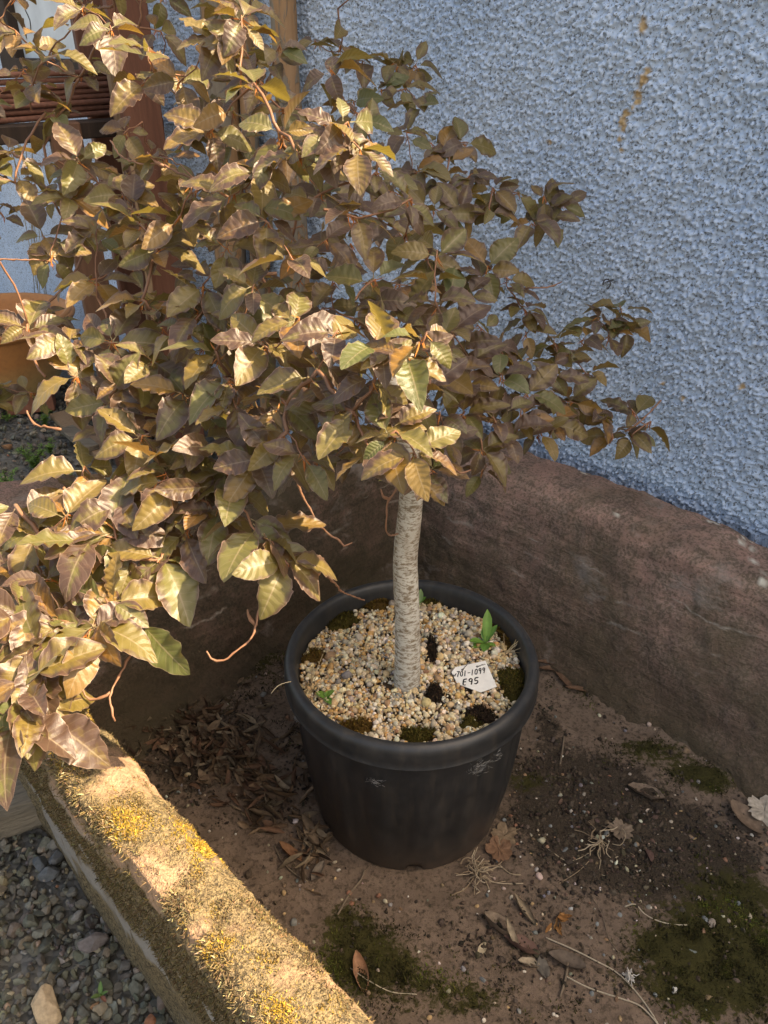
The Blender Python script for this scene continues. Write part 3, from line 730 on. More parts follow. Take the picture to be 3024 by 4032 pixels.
# shaggy overhang along the outer edge
we = fw * area * vis * ((prof[tf[:, 0]] > 46) & (prof[tf[:, 0]] < 66)) * np.clip(clump * 2, 0, 1)
p2, n2, k2 = sample_faces(we, 7000, rm)
c2 = palette(len(p2), [(0.20, 0.145, 0.075), (0.30, 0.22, 0.11), (0.12, 0.09, 0.055), (0.42, 0.34, 0.20)], [0.4, 0.25, 0.2, 0.15], rm, 0.25)
L2 = rm.uniform(0.005, 0.012, len(p2)); me = blades('shaggy_moss', p2 - n2 * 0.001, n2 * 0.6, L2, L2 * 0.16, rm.uniform(0.5, 2.6, len(p2)), c2, rm, 4, 0.6, np.array([0, 0, -0.35]))
link('shaggy_moss', me, M['moss'], label='shaggy brown moss hanging over the outer edge of the trough rim', cat='moss', kind='stuff')
wo = fw * area * vis * (prof[tf[:, 0]] < 58) * (prof[tf[:, 0]] > 7)
p3, n3, k3 = sample_faces(wo, 30000, rm)
c3 = palette(len(p3), [(0.13, 0.092, 0.045), (0.18, 0.13, 0.06), (0.085, 0.062, 0.032), (0.15, 0.125, 0.05)], [0.4, 0.3, 0.2, 0.1], rm, 0.22)
L3 = rm.uniform(0.004, 0.010, len(p3)); me = blades('side_moss', p3 - n3 * 0.001, n3 * 0.7, L3, L3 * 0.2, rm.uniform(0.3, 1.9, len(p3)), c3, rm, 2, 0.7)
link('side_moss', me, M['moss'], label='dull brown moss matting the outer side face of the trough', cat='moss', kind='stuff')

# moss on the trough floor
def floor_scatter(n, wfun, rng, nm=(0.345, 1.25, -0.3, 1.18)):
    out = []
    while sum(len(x) for x in out) < n:
        a = rng.uniform(nm[0], nm[1], n * 3); b = rng.uniform(nm[2], nm[3], n * 3)
        X = np.stack([(a - b) * R2, (a + b) * R2, np.zeros(len(a))], -1)
        ok = (rng.uniform(0, 1, len(a)) < wfun(X)) & (np.hypot(X[:, 0] - POT[0], X[:, 1] - POT[1]) > 0.19)
        a, b, X = a[ok], b[ok], X[ok]; X[:, 2] = soil_z(a, b); out.append(X)
    return np.concatenate(out)[:n]
wm = lambda X: np.clip(blob_layout(MOSS, X) + 0.6 * fbm(X, 26, 4, seed=71) - 0.25, 0, 1) ** 1.5
pm = floor_scatter(16000, wm, rm); up = np.tile([0, 0, 1.0], (len(pm), 1))
bright = np.clip(fbm(pm, 22, 3, seed=73) * 3 - 0.35, 0, 1)[:, None]
cm_ = palette(len(pm), [(0.035, 0.034, 0.012), (0.055, 0.048, 0.016), (0.028, 0.024, 0.012)], [0.4, 0.3, 0.3], rm, 0.2) * (1 - bright) + palette(len(pm), [(0.11, 0.12, 0.025)], [1], rm, 0.25) * bright
Lm = rm.uniform(0.003, 0.008, len(pm))
link('floor_moss', blades('floor_moss', pm + [0, 0, 0.002], up, Lm, Lm * 0.3, rm.uniform(0.2, 1.8, len(pm)), cm_, rm, 2, 0.6), M['moss'], label='dark olive moss spreading over the trough floor', cat='moss', kind='stuff')
# crumbs of dark soil
wd = lambda X: np.clip(blob_layout(DARK, X) + 0.6 * fbm(X, 20, 3, seed=75) - 0.12, 0.02, 1)
pd_ = floor_scatter(5200, wd, rm)
link('soil_crumbs', pebbles('soil_crumbs', pd_ + [0, 0, 0.003], rm.gamma(2.0, 0.0009, len(pd_)) + 0.0010, palette(len(pd_), [(0.036, 0.027, 0.019), (0.060, 0.045, 0.031), (0.10, 0.071, 0.05)], [0.45, 0.35, 0.2], rm, 0.2), rm, ICO0, 0.15, (0.4, 0.8), 0.6, False), M['gravel'], label='loose dark crumbs of soil strewn over the trough floor', cat='soil', kind='stuff')
pg = floor_scatter(800, lambda X: np.clip(0.35 + 0.7 * blob_layout([(2450, 3350, 450, 300, 1.0)], X), 0, 1), rm)
link('grit', pebbles('grit', pg + [0, 0, 0.002], rm.gamma(2.0, 0.0009, len(pg)) + 0.0012, palette(len(pg), [(0.40, 0.34, 0.25), (0.24, 0.15, 0.09), (0.18, 0.18, 0.17), (0.55, 0.52, 0.46)], [0.35, 0.3, 0.25, 0.1], rm, 0.2), rm, ICO1, 0.12), M['gravel'], label='fine pale grit scattered over the soil in the trough', cat='grit', kind='stuff')

# ------------------------------------------------------------------ gravel in the yard
def gravel(name, n, region, size, rng, base, label, w=None):
    X = region(n, rng); s = rng.gamma(5.0, size / 5.0, n) + 0.002
    z = s * rng.uniform(0.0, 0.7, n); X[:, 2] = -0.004 + z
    c = palette(n, [(0.130, 0.122, 0.092), (0.168, 0.152, 0.112), (0.092, 0.088, 0.070), (0.22, 0.18, 0.125), (0.19, 0.178, 0.15), (0.30, 0.24, 0.16), (0.30, 0.15, 0.09)], [0.36, 0.25, 0.2, 0.06, 0.09, 0.03, 0.01], rng, 0.16)
    return link(name, pebbles(name, X, s, c, rng, base, 0.05, (0.45, 0.75), 0.7, False, 0.55), M['gravel'], label=label, cat='gravel', kind='stuff')
rg = np.random.default_rng(81)
def reg_near(n, rng):
    a = rng.uniform(-0.24, 0.235, n); b = rng.uniform(0.25, 1.5, n); return np.stack([(a - b) * R2, (a + b) * R2, np.zeros(n)], -1)
def reg_far(n, rng):
    a = rng.uniform(-0.6, 1.5, n); b = rng.uniform(1.45, 3.6, n); return np.stack([(a - b) * R2, (a + b) * R2, np.zeros(n)], -1)
gravel('grey_gravel', 4700, reg_near, 0.0074, rg, ICO1, 'grey crushed stone gravel beside the mossy trough wall')
gravel('yard_gravel', 5600, reg_far, 0.0105, rg, ICO0, 'grey gravel of the yard beyond the far end of the trough')

# ================================================================== THE POT
RIMZ = F + 0.36
pot = empty('plant_pot', (POT[0], POT[1], F + 0.003), 'large black plastic plant pot with a rolled rim, standing in the trough', 'plant pot')
def lathe(prof, seg=96, rmod=None):
    prof = np.asarray(prof, float); th = np.arange(seg) * 2 * math.pi / seg
    R = np.repeat(prof[:, 0][:, None], seg, 1); Z = np.repeat(prof[:, 1][:, None], seg, 1)
    if rmod is not None: R = rmod(R, Z, th[None, :])
    V = np.stack([POT[0] + R * np.cos(th), POT[1] + R * np.sin(th), Z], -1).reshape(-1, 3)
    return V, grid_faces(len(prof), seg, wrap_c=True)
zb = F + 0.004
body = [(0.02, zb + 0.012), (0.150, zb + 0.012), (0.166, zb + 0.006), (0.172, zb + 0.0), (0.176, zb + 0.003)]
for f in np.linspace(0, 1, 26): body.append((0.177 + 0.027 * f ** 0.9 + 0.004 * math.sin(f * math.pi), zb + 0.008 + (RIMZ - 0.062 - zb) * f))
body += [(0.2065, RIMZ - 0.054), (0.2095, RIMZ - 0.052), (0.2095, RIMZ - 0.040), (0.198, RIMZ - 0.036), (0.196, RIMZ - 0.08), (0.19, RIMZ - 0.14), (0.15, RIMZ - 0.16), (0.02, RIMZ - 0.165)]
def ribs(R, Z, th):
    f = np.clip((RIMZ - 0.07 - Z) / 0.05, 0, 1) * np.clip((Z - zb - 0.03) / 0.04, 0, 1)
    outside = (R > 0.17)
    return R + outside * f * 0.0022 * np.sign(np.sin(th * 16)) * np.abs(np.sin(th * 16)) ** 0.35
V, f4 = lathe(body, 192, ribs)
# drain notches at the base edge
th = np.arctan2(V[:, 1] - POT[1], V[:, 0] - POT[0]); rr = np.hypot(V[:, 0] - POT[0], V[:, 1] - POT[1])
notch = (np.abs(((th - math.radians(-88) + math.pi / 6) % (math.pi / 3)) - math.pi / 6) < 0.075) & (V[:, 2] < zb + 0.012) & (rr > 0.155)
V[notch, 2] += 0.013
me = make_mesh('pot_body', V, f4); add_attr(me, 'low', (V[:, 2] - F) / 0.36)
link('pot_body', me, M['plastic'], pot)
rim = [(0.1945, RIMZ - 0.060), (0.1975, RIMZ - 0.020), (0.1995, RIMZ - 0.007), (0.203, RIMZ - 0.0015), (0.208, RIMZ), (0.2135, RIMZ - 0.002), (0.2175, RIMZ - 0.0075), (0.2195, RIMZ - 0.015), (0.2200, RIMZ - 0.030), (0.2195, RIMZ - 0.0425), (0.2205, RIMZ - 0.0435), (0.2205, RIMZ - 0.0450), (0.2170, RIMZ - 0.0455), (0.2075, RIMZ - 0.043)]
V, f4 = lathe(rim, 144); me = make_mesh('rim', V, f4); add_attr(me, 'low', np.full(len(V), 1.0)); link('rim', me, M['plastic'], pot)
def fuzz(name, c, nrm, r, n, parent, label=None):
    rng = np.random.default_rng(int(abs(c[0]) * 9999)); mb = MB(); nrm = nrm / np.linalg.norm(nrm); t1 = np.cross(nrm, [0, 0, 1]); t2 = np.cross(nrm, t1)
    for _ in range(n):
        a = rng.normal(0, r, 2); b = a + rng.normal(0, r * 0.8, 2)
        p = [c + t1 * (a[0] * (1 - s) + b[0] * s) * 1.3 + t2 * (a[1] * (1 - s) + b[1] * s) * 0.7 + nrm * (0.0008 + 0.0015 * math.sin(math.pi * s) * rng.uniform(0, 1)) for s in (0, 0.5, 1)]
        mb.add(*tube(p, 0.00016, 3, False), col=(0.30, 0.29, 0.27))
    return link(name, mb.mesh(name), M['web'], parent, label)
def pot_side(px, py, R):
    d = ray(px, py); # intersect the cone roughly as a cylinder of radius R
    a = d[0] ** 2 + d[1] ** 2; b = -2 * (d[0] * POT[0] + d[1] * POT[1]); c = POT[0] ** 2 + POT[1] ** 2 - R * R
    t = (-b - math.sqrt(b * b - 4 * a * c)) / (2 * a); return np.array([d[0] * t, d[1] * t, CAMZ + d[2] * t])
for px, py, R, r, n in ((1482, 3075, 0.2035, 0.0048, 60), (1885, 3022, 0.2085, 0.0075, 70), (1960, 2970, 0.207, 0.004, 30), (1170, 2830, 0.219, 0.004, 40)):
    q = pot_side(px, py, R); fuzz('cobweb', q, np.array([q[0] - POT[0], q[1] - POT[1], 0.1]), r, n, pot)

# pot gravel
rp = np.random.default_rng(91)
def gz(x, y):
    p = np.stack([np.ravel(x), np.ravel(y), np.zeros(np.size(x))], -1); r = np.hypot(p[:, 0] - POT[0], p[:, 1] - POT[1])
    return RIMZ - 0.043 + 0.012 * (1 - (r / 0.196) ** 2) + 0.004 * fbm(p, 22, 2, seed=5)
def G(px, py, dz=0.0):
    p = P(px, py, RIMZ - 0.035); z = float(gz(np.array([p[0]]), np.array([p[1]]))[0]); return P(px, py, z + dz)
nP = 8200; r = 0.1935 * np.sqrt(rp.uniform(0, 1, nP)); a = rp.uniform(0, 2 * math.pi, nP)
X = np.stack([POT[0] + r * np.cos(a), POT[1] + r * np.sin(a), np.zeros(nP)], -1); s = np.clip(rp.gamma(6, 0.0030 / 6, nP), 0.0015, 0.0075)
big = rp.uniform(0, 1, nP) < 0.05; s[big] *= 1.5
X[:, 2] = gz(X[:, 0], X[:, 1]) + s * rp.uniform(-0.5, 0.7, nP)
for (px, py, wx, wy) in ((1340, 2435, 75, 45), (1475, 2370, 70, 28), (2005, 2490, 50, 50), (2030, 2690, 70, 75), (1895, 2815, 65, 36), (1640, 2895, 85, 30), (1400, 2858, 75, 24), (1712, 2737, 42, 38), (1700, 2560, 24, 56), (1865, 2668, 85, 62)):
    c = P(px, py, RIMZ - 0.035); ex = abs(P(px + wx, py, RIMZ - 0.035)[0] - c[0]); ey = abs(P(px, py - wy, RIMZ - 0.035)[1] - c[1])
    ins = ((X[:, 0] - c[0]) / ex) ** 2 + ((X[:, 1] - c[1]) / ey) ** 2 < rp.uniform(0.55, 1.05, nP); X[ins, 2] -= 0.011
cP = palette(nP, [(0.50, 0.36, 0.19), (0.58, 0.48, 0.31), (0.46, 0.27, 0.10), (0.66, 0.60, 0.47), (0.30, 0.27, 0.22), (0.19, 0.18, 0.17), (0.30, 0.18, 0.10), (0.42, 0.36, 0.27)], [0.27, 0.25, 0.10, 0.15, 0.07, 0.035, 0.045, 0.08], rp, 0.12)
sm_ = s < np.percentile(s, 62)
link('pot_gravel', pebbles('pot_gravel', X[~sm_], s[~sm_], cP[~sm_], rp, ICO1, 0.07, (0.6, 0.9), 0.6), M['vcol'], label='warm tan pea gravel mulch filling the black pot', cat='gravel', kind='stuff')
link('pot_grit', pebbles('pot_grit', X[sm_], s[sm_], cP[sm_], rp, ICO0, 0.08, (0.6, 0.9), 0.6), M['vcol'], label='finest tan grit between the pea gravel in the pot', cat='gravel', kind='stuff')
# compost under the gravel so nothing shows through
V, f4 = lathe([(0.0005, RIMZ - 0.036), (0.1, RIMZ - 0.0405), (0.1965, RIMZ - 0.050), (0.1965, RIMZ - 0.07), (0.0005, RIMZ - 0.07)], 48)
mb = MB(); mb.add(V, f4, (0.09, 0.06, 0.035)); link('compost', mb.mesh('compost'), M['gravel'], label='dark compost under the gravel in the pot', cat='compost', kind='stuff')

def moss_cushion(px, py, wpx, hpx, cols, label, n=500, hgt=0.010):
    c = G(px, py); ex = abs(G(px + wpx, py)[0] - c[0]); ey = abs(G(px, py - hpx)[1] - c[1])
    rng = np.random.default_rng(int(px * 7 + py)); e = empty('moss_cushion', (c[0], c[1], c[2] - 0.003), label, 'moss')
    k = 14; th = np.arange(24) * 2 * math.pi / 24; rr = np.linspace(0.02, 1, k)
    RR, TT = np.meshgrid(rr, th, indexing='ij'); wob = 1 + 0.25 * np.sin(TT * 3 + px) + 0.12 * np.sin(TT * 7 + py)
    x = c[0] + RR * np.cos(TT) * ex * wob; y = c[1] + RR * np.sin(TT) * ey * wob
    rim_r = np.hypot(x - POT[0], y - POT[1]); sc = np.minimum(1, 0.194 / rim_r); x = POT[0] + (x - POT[0]) * sc; y = POT[1] + (y - POT[1]) * sc
    z = gz(x, y).reshape(x.shape) + hgt * (1 - RR ** 2) - 0.004 * RR ** 3 + 0.002 * fbm(np.stack([x.ravel(), y.ravel(), x.ravel() * 0], -1), 90, 3, seed=2).reshape(x.shape)
    V = np.stack([x, y, z], -1).reshape(-1, 3); mb = MB(); mb.add(V, grid_faces(k, 24, wrap_c=True), np.array(cols[0]) * 0.6)
    link('mat', mb.mesh('mat'), M['moss'], e)
    i = rng.integers(0, k - 1, n); i = np.minimum((np.sqrt(rng.uniform(0, 1, n)) * (k - 1)).astype(int), k - 2); j = rng.integers(0, 24, n)
    p = V[i * 24 + j] + rng.normal(0, 0.0022, (n, 3)) * [1, 1, 0.2]
    L = rng.uniform(0.003, 0.0065, n)
    link('shoots', blades('shoots', p, np.tile([0, 0, 1.0], (n, 1)), L, L * 0.35, rng.uniform(0, 1.5, n), palette(n, cols, [1] * len(cols), rng, 0.25), rng, 2, 0.55), M['moss'], e, kind='stuff')
OLV = [(0.085, 0.068, 0.014), (0.11, 0.085, 0.018), (0.06, 0.05, 0.014)]; RUS = [(0.13, 0.075, 0.018), (0.09, 0.05, 0.016), (0.16, 0.10, 0.02)]; BLK = [(0.035, 0.022, 0.014), (0.055, 0.035, 0.02), (0.02, 0.014, 0.01)]
for a in ((1340, 2435, 75, 45, OLV, 'olive moss cushion in the gravel against the rim, furthest from the white tag', 700), (1475, 2370, 70, 28, RUS, 'rusty brown moss patch just behind the trunk base', 500),
          (1700, 2372, 45, 18, OLV, 'thin olive moss strip under the inside of the rim beyond the trunk', 260), (2005, 2490, 55, 55, RUS, 'rusty moss beside the leafy green seedling', 500),
          (2030, 2690, 75, 75, OLV, 'largest olive moss cushion, between the white tag and the rim', 1000), (1895, 2815, 70, 40, BLK, 'blackish moss clump below the white tag near the rim', 500),
          (1640, 2895, 85, 30, OLV, 'plump olive moss cushion against the rim in front of the trunk', 600), (1400, 2858, 75, 24, RUS, 'golden brown moss strip along the rim beside a plump olive cushion', 450),
          (1235, 2590, 55, 32, RUS, 'rusty moss patch with dry grass by the rim', 360), (1712, 2737, 42, 38, BLK, 'round black moss tuft in the gravel in front of the trunk', 500),
          (1700, 2560, 26, 60, BLK, 'dark brown upright moss streak beside the trunk base', 320), (1850, 2850, 45, 28, OLV, 'small olive moss cushion next to a blackish clump', 260)):
    moss_cushion(*a)

# plant tag
def tag_obj():
    c = [G(1793, 2629, 0.007), G(1910, 2609, 0.008), G(1956, 2706, 0.005), G(1892, 2732, 0.001), G(1800, 2700, 0.0), G(1777, 2652, 0.005)]
    c = np.array(c); o = c.mean(0); e = empty('plant_tag', o, 'white plastic tag with handwritten black numbers lying in the pot gravel', 'tag')
    # best plane
    u_, s_, vt = np.linalg.svd(c - o); nn = vt[2] if vt[2][2] > 0 else -vt[2]
    top = c - np.outer((c - o) @ nn, nn) + nn * 0.0035; bot = top - nn * 0.0012
    V = np.concatenate([top, bot]); k = 6
    mb = MB(); mb.add(V, [np.array([[0, 5, 4], [0, 4, 3], [0, 3, 1], [1, 3, 2]]), np.array([[6, 11, 10], [6, 10, 9], [6, 9, 7], [7, 9, 8]])[:, ::-1], np.array([[i, (i + 1) % k, k + (i + 1) % k, k + i] for i in range(k)])[:, ::-1]])
    card = link('card', mb.mesh('card', False), M['tag'], e)
    # handwriting in the photograph's own slant: baseline direction and up direction from the tag edges
    ex = (c[1] - c[0]); W = np.linalg.norm(ex); ex = ex / W; ey = np.cross(nn, ex)
    def W2(px, py): 
        q = G(px, py, 0.004); q = q - nn * ((q - o) @ nn) + nn * 0.0041; return q
    S = {'W': [[(0, .5), (.15, .2), (.35, .35), (.5, .15), (.75, .45), (.95, .6)]], '7': [[(.05, .95), (.35, .9), (.75, .95), (.45, .5), (.35, 0)]], '0': [[(.4, .95), (.1, .7), (.1, .25), (.4, .02), (.7, .25), (.7, .7), (.4, .95)]], '1': [[(.3, .95), (.35, .5), (.35, 0)]],
         '-': [[(.05, .5), (.75, .5)]], '9': [[(.7, .8), (.4, .95), (.12, .75), (.3, .5), (.65, .6), (.7, .85), (.68, .4), (.62, 0)]], 'E': [[(.75, .95), (.3, .9), (.15, .75), (.15, .1), (.4, .02), (.6, .05)], [(.15, .5), (.6, .52)]], '5': [[(.75, .95), (.2, .92), (.18, .55), (.55, .55), (.75, .3), (.5, .03), (.15, .08)]]}
    def write(txt, a, b, hpx, lw):
        mb = MB(); n = len(txt)
        A, B = np.array(a, float), np.array(b, float); adv = (B - A) / n
        for i, ch in enumerate(txt):
            for st in S[ch]:
                pts = []
                for (x, y) in st:
                    q = A + adv * (i + x * 0.92) + np.array([-0.18 * hpx * (1 - y) * 0 + 0.10 * hpx * y, -hpx * y]); pts.append(W2(*q))
                mb.add(*tube(smooth_path(pts, 0.0012), lw, 5))
        # press flat onto the card
        V = np.concatenate(mb.v); dd = (V - o) @ nn; V = V - np.outer(dd - 0.0037 - np.clip(dd - 0.0037, -0.0002, 0.0003), nn)
        mb.v = [V]; mb.c = [np.ones((len(V), 3))]; return mb.mesh('lettering')
    link('lettering', write('W701-1099', (1782, 2672), (1910, 2659), 20, 0.0009), M['ink'], card)
    link('lettering', write('E95', (1820, 2701), (1887, 2695), 24, 0.0012), M['ink'], card)
    for hx, hy, tx, ty in ((1820, 2645, 1866, 2600), (1877, 2636, 1935, 2622)):
        mb = MB(); a = W2(hx, hy); b = G(tx, ty, 0.004); m_ = (a + b) / 2 + np.array([0, 0, 0.004])
        path = smooth_path([a - nn * 0.001, m_, b], 0.0008); t_, U_, Wd = frames(path)
        for ph, cc in ((0, (0.03, 0.03, 0.03)), (math.pi, (0.42, 0.40, 0.36))):
            s_ = np.arange(len(path)) * 0.9 + ph; q = path + 0.0006 * (np.cos(s_)[:, None] * U_ + np.sin(s_)[:, None] * Wd); mb.add(*tube(q, 0.0006, 4), col=cc)
        link('string', mb.mesh('string'), M['straw'], e)
        mb = MB(); th = np.arange(9) * 2 * math.pi / 8; ring = [a + nn * 0.0002 + 0.0016 * (math.cos(q) * ex + math.sin(q) * ey) for q in th]; mb.add(*tube(ring, 0.0006, 4, False)); link('hole', mb.mesh('hole'), M['ink'], card)
tag_obj()

# ------------------------------------------------------------------ seedlings
def leaf_sheet(base, direction, normal, L, W, bend, cols, mb, shape=1.0, rows=7, serr=0.0):
    d = np.array(direction, float); d /= np.linalg.norm(d); n = np.array(normal, float); n -= d * (n @ d); n /= np.linalg.norm(n); s = np.cross(d, n)
    V = []; C = []
    for i in range(rows + 1):
        t = i / rows; w = W * (math.sin(math.pi * min(1, t ** shape * 0.96 + 0.03)) ** 0.8) * (1 + serr * (-1) ** i)
        th = bend * t; c = base + L * (t * d * math.cos(th * 0.5) - n * t * math.sin(th * 0.5))
        for x in (-1, -0.5, 0, 0.5, 1): V.append(c + s * x * w / 2 + n * (abs(x) * w * 0.16)); C.append(np.array(cols) * (1.25 if x == 0 else 1.0))
    mb.add(np.array(V), grid_faces(rows + 1, 5), np.array(C))
def seedling(px, py, leaves, label, base_fn=G, name='seedling', cat='seedling'):
    b = base_fn(px, py) + np.array([0, 0, 0.003]); e = empty(name, b, label, cat)
    for (az, el, L, W, sh, col) in leaves:
        mb = MB(); a = math.radians(az); el_ = math.radians(el); d = np.array([math.cos(a) * math.cos(el_), math.sin(a) * math.cos(el_), math.sin(el_)]); n = np.array([-math.cos(a) * math.sin(el_), -math.sin(a) * math.sin(el_), math.cos(el_)])
        if el > 60: n = np.array([0, -1, 0.3])
        leaf_sheet(b + [0, 0, 0.001], d, n, L, W, 0.5, col, mb, sh, 8, 0.04); link('leaf', mb.mesh('leaf'), M['green'], e)
    mb = MB(); mb.add(*tube([b - [0, 0, 0.006], b + [0, 0, 0.004]], 0.0018, 6), col=(0.12, 0.2, 0.04)); link('stem', mb.mesh('stem'), M['green'], e)
GR = (0.14, 0.27, 0.045); GR2 = (0.10, 0.22, 0.04)
seedling(1912, 2540, [(80, 72, 0.062, 0.018, 1.4, GR), (40, 60, 0.040, 0.013, 1.3, GR2), (185, 28, 0.032, 0.016, 1.5, GR), (205, 12, 0.030, 0.014, 1.5, GR), (255, 15, 0.024, 0.018, 1.2, GR2), (330, 18, 0.020, 0.010, 1.2, GR), (120, 68, 0.030, 0.012, 1.3, GR2)], 'leafy bright green seedling growing in the pot gravel near the white tag')
seedling(1283, 2755, [(150, 25, 0.020, 0.013, 1.0, GR), (20, 50, 0.020, 0.012, 1.0, GR), (300, 20, 0.020, 0.012, 1.0, GR2), (70, 60, 0.012, 0.008, 1.0, GR)], 'tiny round-leaved seedling in the pot gravel beside dry grass')
seedling(1650, 2385, [(70, 70, 0.030, 0.013, 1.2, (0.16, 0.24, 0.09)), (30, 50, 0.020, 0.009, 1.2, GR2)], 'pale folded seedling half hidden behind the trunk')

# dry grass by the rim and a blade bowing over it
def fibres(name, paths, rad, cols, label, cat, mat='straw'):
    mb = MB()
    for k, p in enumerate(paths): mb.add(*tube(smooth_path(p, 0.006), rad if np.isscalar(rad) else rad[k], 4), col=cols[k % len(cols)])
    return link(name, mb.mesh(name), M[mat], label=label, cat=cat)
STR = [(0.40, 0.31, 0.17), (0.50, 0.41, 0.26), (0.30, 0.22, 0.12)]
rgx = np.random.default_rng(101); base = G(1225, 2725)
paths = []
for k in range(16):
    a = rgx.uniform(0, 6.28); L = rgx.uniform(0.02, 0.05); e_ = base + np.array([math.cos(a) * L * 0.7, math.sin(a) * L * 0.7, rgx.uniform(0.004, 0.03)]); paths.append([base + rgx.normal(0, 0.004, 3) * [1, 1, 0.2], (base + e_) / 2 + [0, 0, 0.006], e_])
paths += [[G(1195, 2735, 0.0), G(1180, 2690, 0.012), G(1140, 2685, 0.045), G(1095, 2700, 0.048), G(1068, 2730, 0.040)], [G(1215, 2725), G(1235, 2660, 0.008), G(1262, 2600, 0.02), G(1272, 2575, 0.028)]]
fibres('dry_grass', paths, 0.00075, STR, 'tuft of dry straw-coloured grass with one blade bowing over the pot rim', 'dry grass')
base = G(1995, 2570); paths = []
for k in range(9):
    a = rgx.uniform(-0.6, 2.6); L = rgx.uniform(0.015, 0.03); e_ = base + np.array([math.cos(a) * L, math.sin(a) * L, rgx.uniform(0.008, 0.028)]); paths.append([base + rgx.normal(0, 0.003, 3) * [1, 1, 0.1], (base + e_) / 2 + rgx.normal(0, 0.003, 3), e_])
fibres('dry_grass', paths, 0.0006, STR, 'small wisp of dead grass beside the leafy seedling and rim', 'dry grass')

# ================================================================== THE COPPER BEECH
rt = np.random.default_rng(202)
def leaf_variant(seed, rows=25):
    r = np.random.default_rng(seed); xs = np.array([-1, -0.66, -0.33, 0, 0.33, 0.66, 1.0])
    asp = r.uniform(0.255, 0.325); fold = r.uniform(0.10, 0.60); bend = r.uniform(0.1, 1.1); wav = r.uniform(0.022, 0.055); ph = r.uniform(0, 6.28, 2); wf = r.uniform(3.0, 5.2, 2); tw = r.uniform(-0.5, 0.5); pw = r.uniform(0.80, 1.0); cup = r.uniform(-0.10, 0.16)
    V = []; UV = []
    ts = np.concatenate([[-0.15, -0.07], np.linspace(0, 1, rows + 1)])
    for i, t in enumerate(ts):
        if t < 0: h = 0.012
        else: h = max(0.012, asp * math.sin(math.pi * min(1, t ** pw * 0.995)) ** 0.80 * (1 + 0.07 * (((t * 8.0 + 0.25) % 1.0) - 0.5) * min(1, t * 4)))
        if t == 1: h = 0.002
        for x in xs:
            ax = abs(x); sd = 0 if x < 0 else 1
            X = x * h; Y = t; tt = max(0, t)
            Z = fold * ax * h - cup * (ax * h) ** 2 * 3 + wav * ax ** 2 * math.sin(2 * math.pi * wf[sd] * tt + ph[sd]) * math.sin(math.pi * tt) + 0.004 * math.sin(2 * math.pi * 8 * (tt - 0.2 * ax)) * math.sin(math.pi * tt)
            a = tw * tt * 0.8; X, Z = X * math.cos(a) - Z * math.sin(a), X * math.sin(a) + Z * math.cos(a)
            b = bend * tt; Yb = math.sin(b) / bend if bend > 1e-3 else tt; Zb = -(1 - math.cos(b)) / bend if bend > 1e-3 else 0
            if t < 0: Yb = t; Zb = 0.0
            V.append((X, Yb - Z * math.sin(b), Zb + Z * math.cos(b)))
            xx = x if t >= 0 else x * 0.02
            UV.append((0.5 + xx / 2, tt))
    return np.array(V), grid_faces(len(ts), len(xs))[:, ::-1], np.array(UV)
LV = [leaf_variant(300 + k) for k in range(16)]; LV2 = [leaf_variant(300 + k, 10) for k in range(16)]
lf = LV[0][1]; tV = LV[0][0]; nz_ = np.cross(tV[lf[60, 1]] - tV[lf[60, 0]], tV[lf[60, 2]] - tV[lf[60, 0]])[2]
if nz_ < 0: LV = [(a, b[:, ::-1], c) for a, b, c in LV]; LV2 = [(a, b[:, ::-1], c) for a, b, c in LV2]
LEAF_ME = [make_mesh('leaf', a, b, uv=c) for a, b, c in LV]
for me in LEAF_ME: me.materials.append(M['leaf'])

def z_lit(px, py):                       # depth at which a ray from the camera enters the house's shade
    d = ray(px, py); n1 = (d[0] + d[1]) * R2; return (1.25 - 0.36 + 1.96 * 0.33) / (1.96 * n1 - d[2])
clusters = []                            # px, py, depth, leaves, length
def C(px, py, z, n, L): clusters.append((px, py, z, n, L))
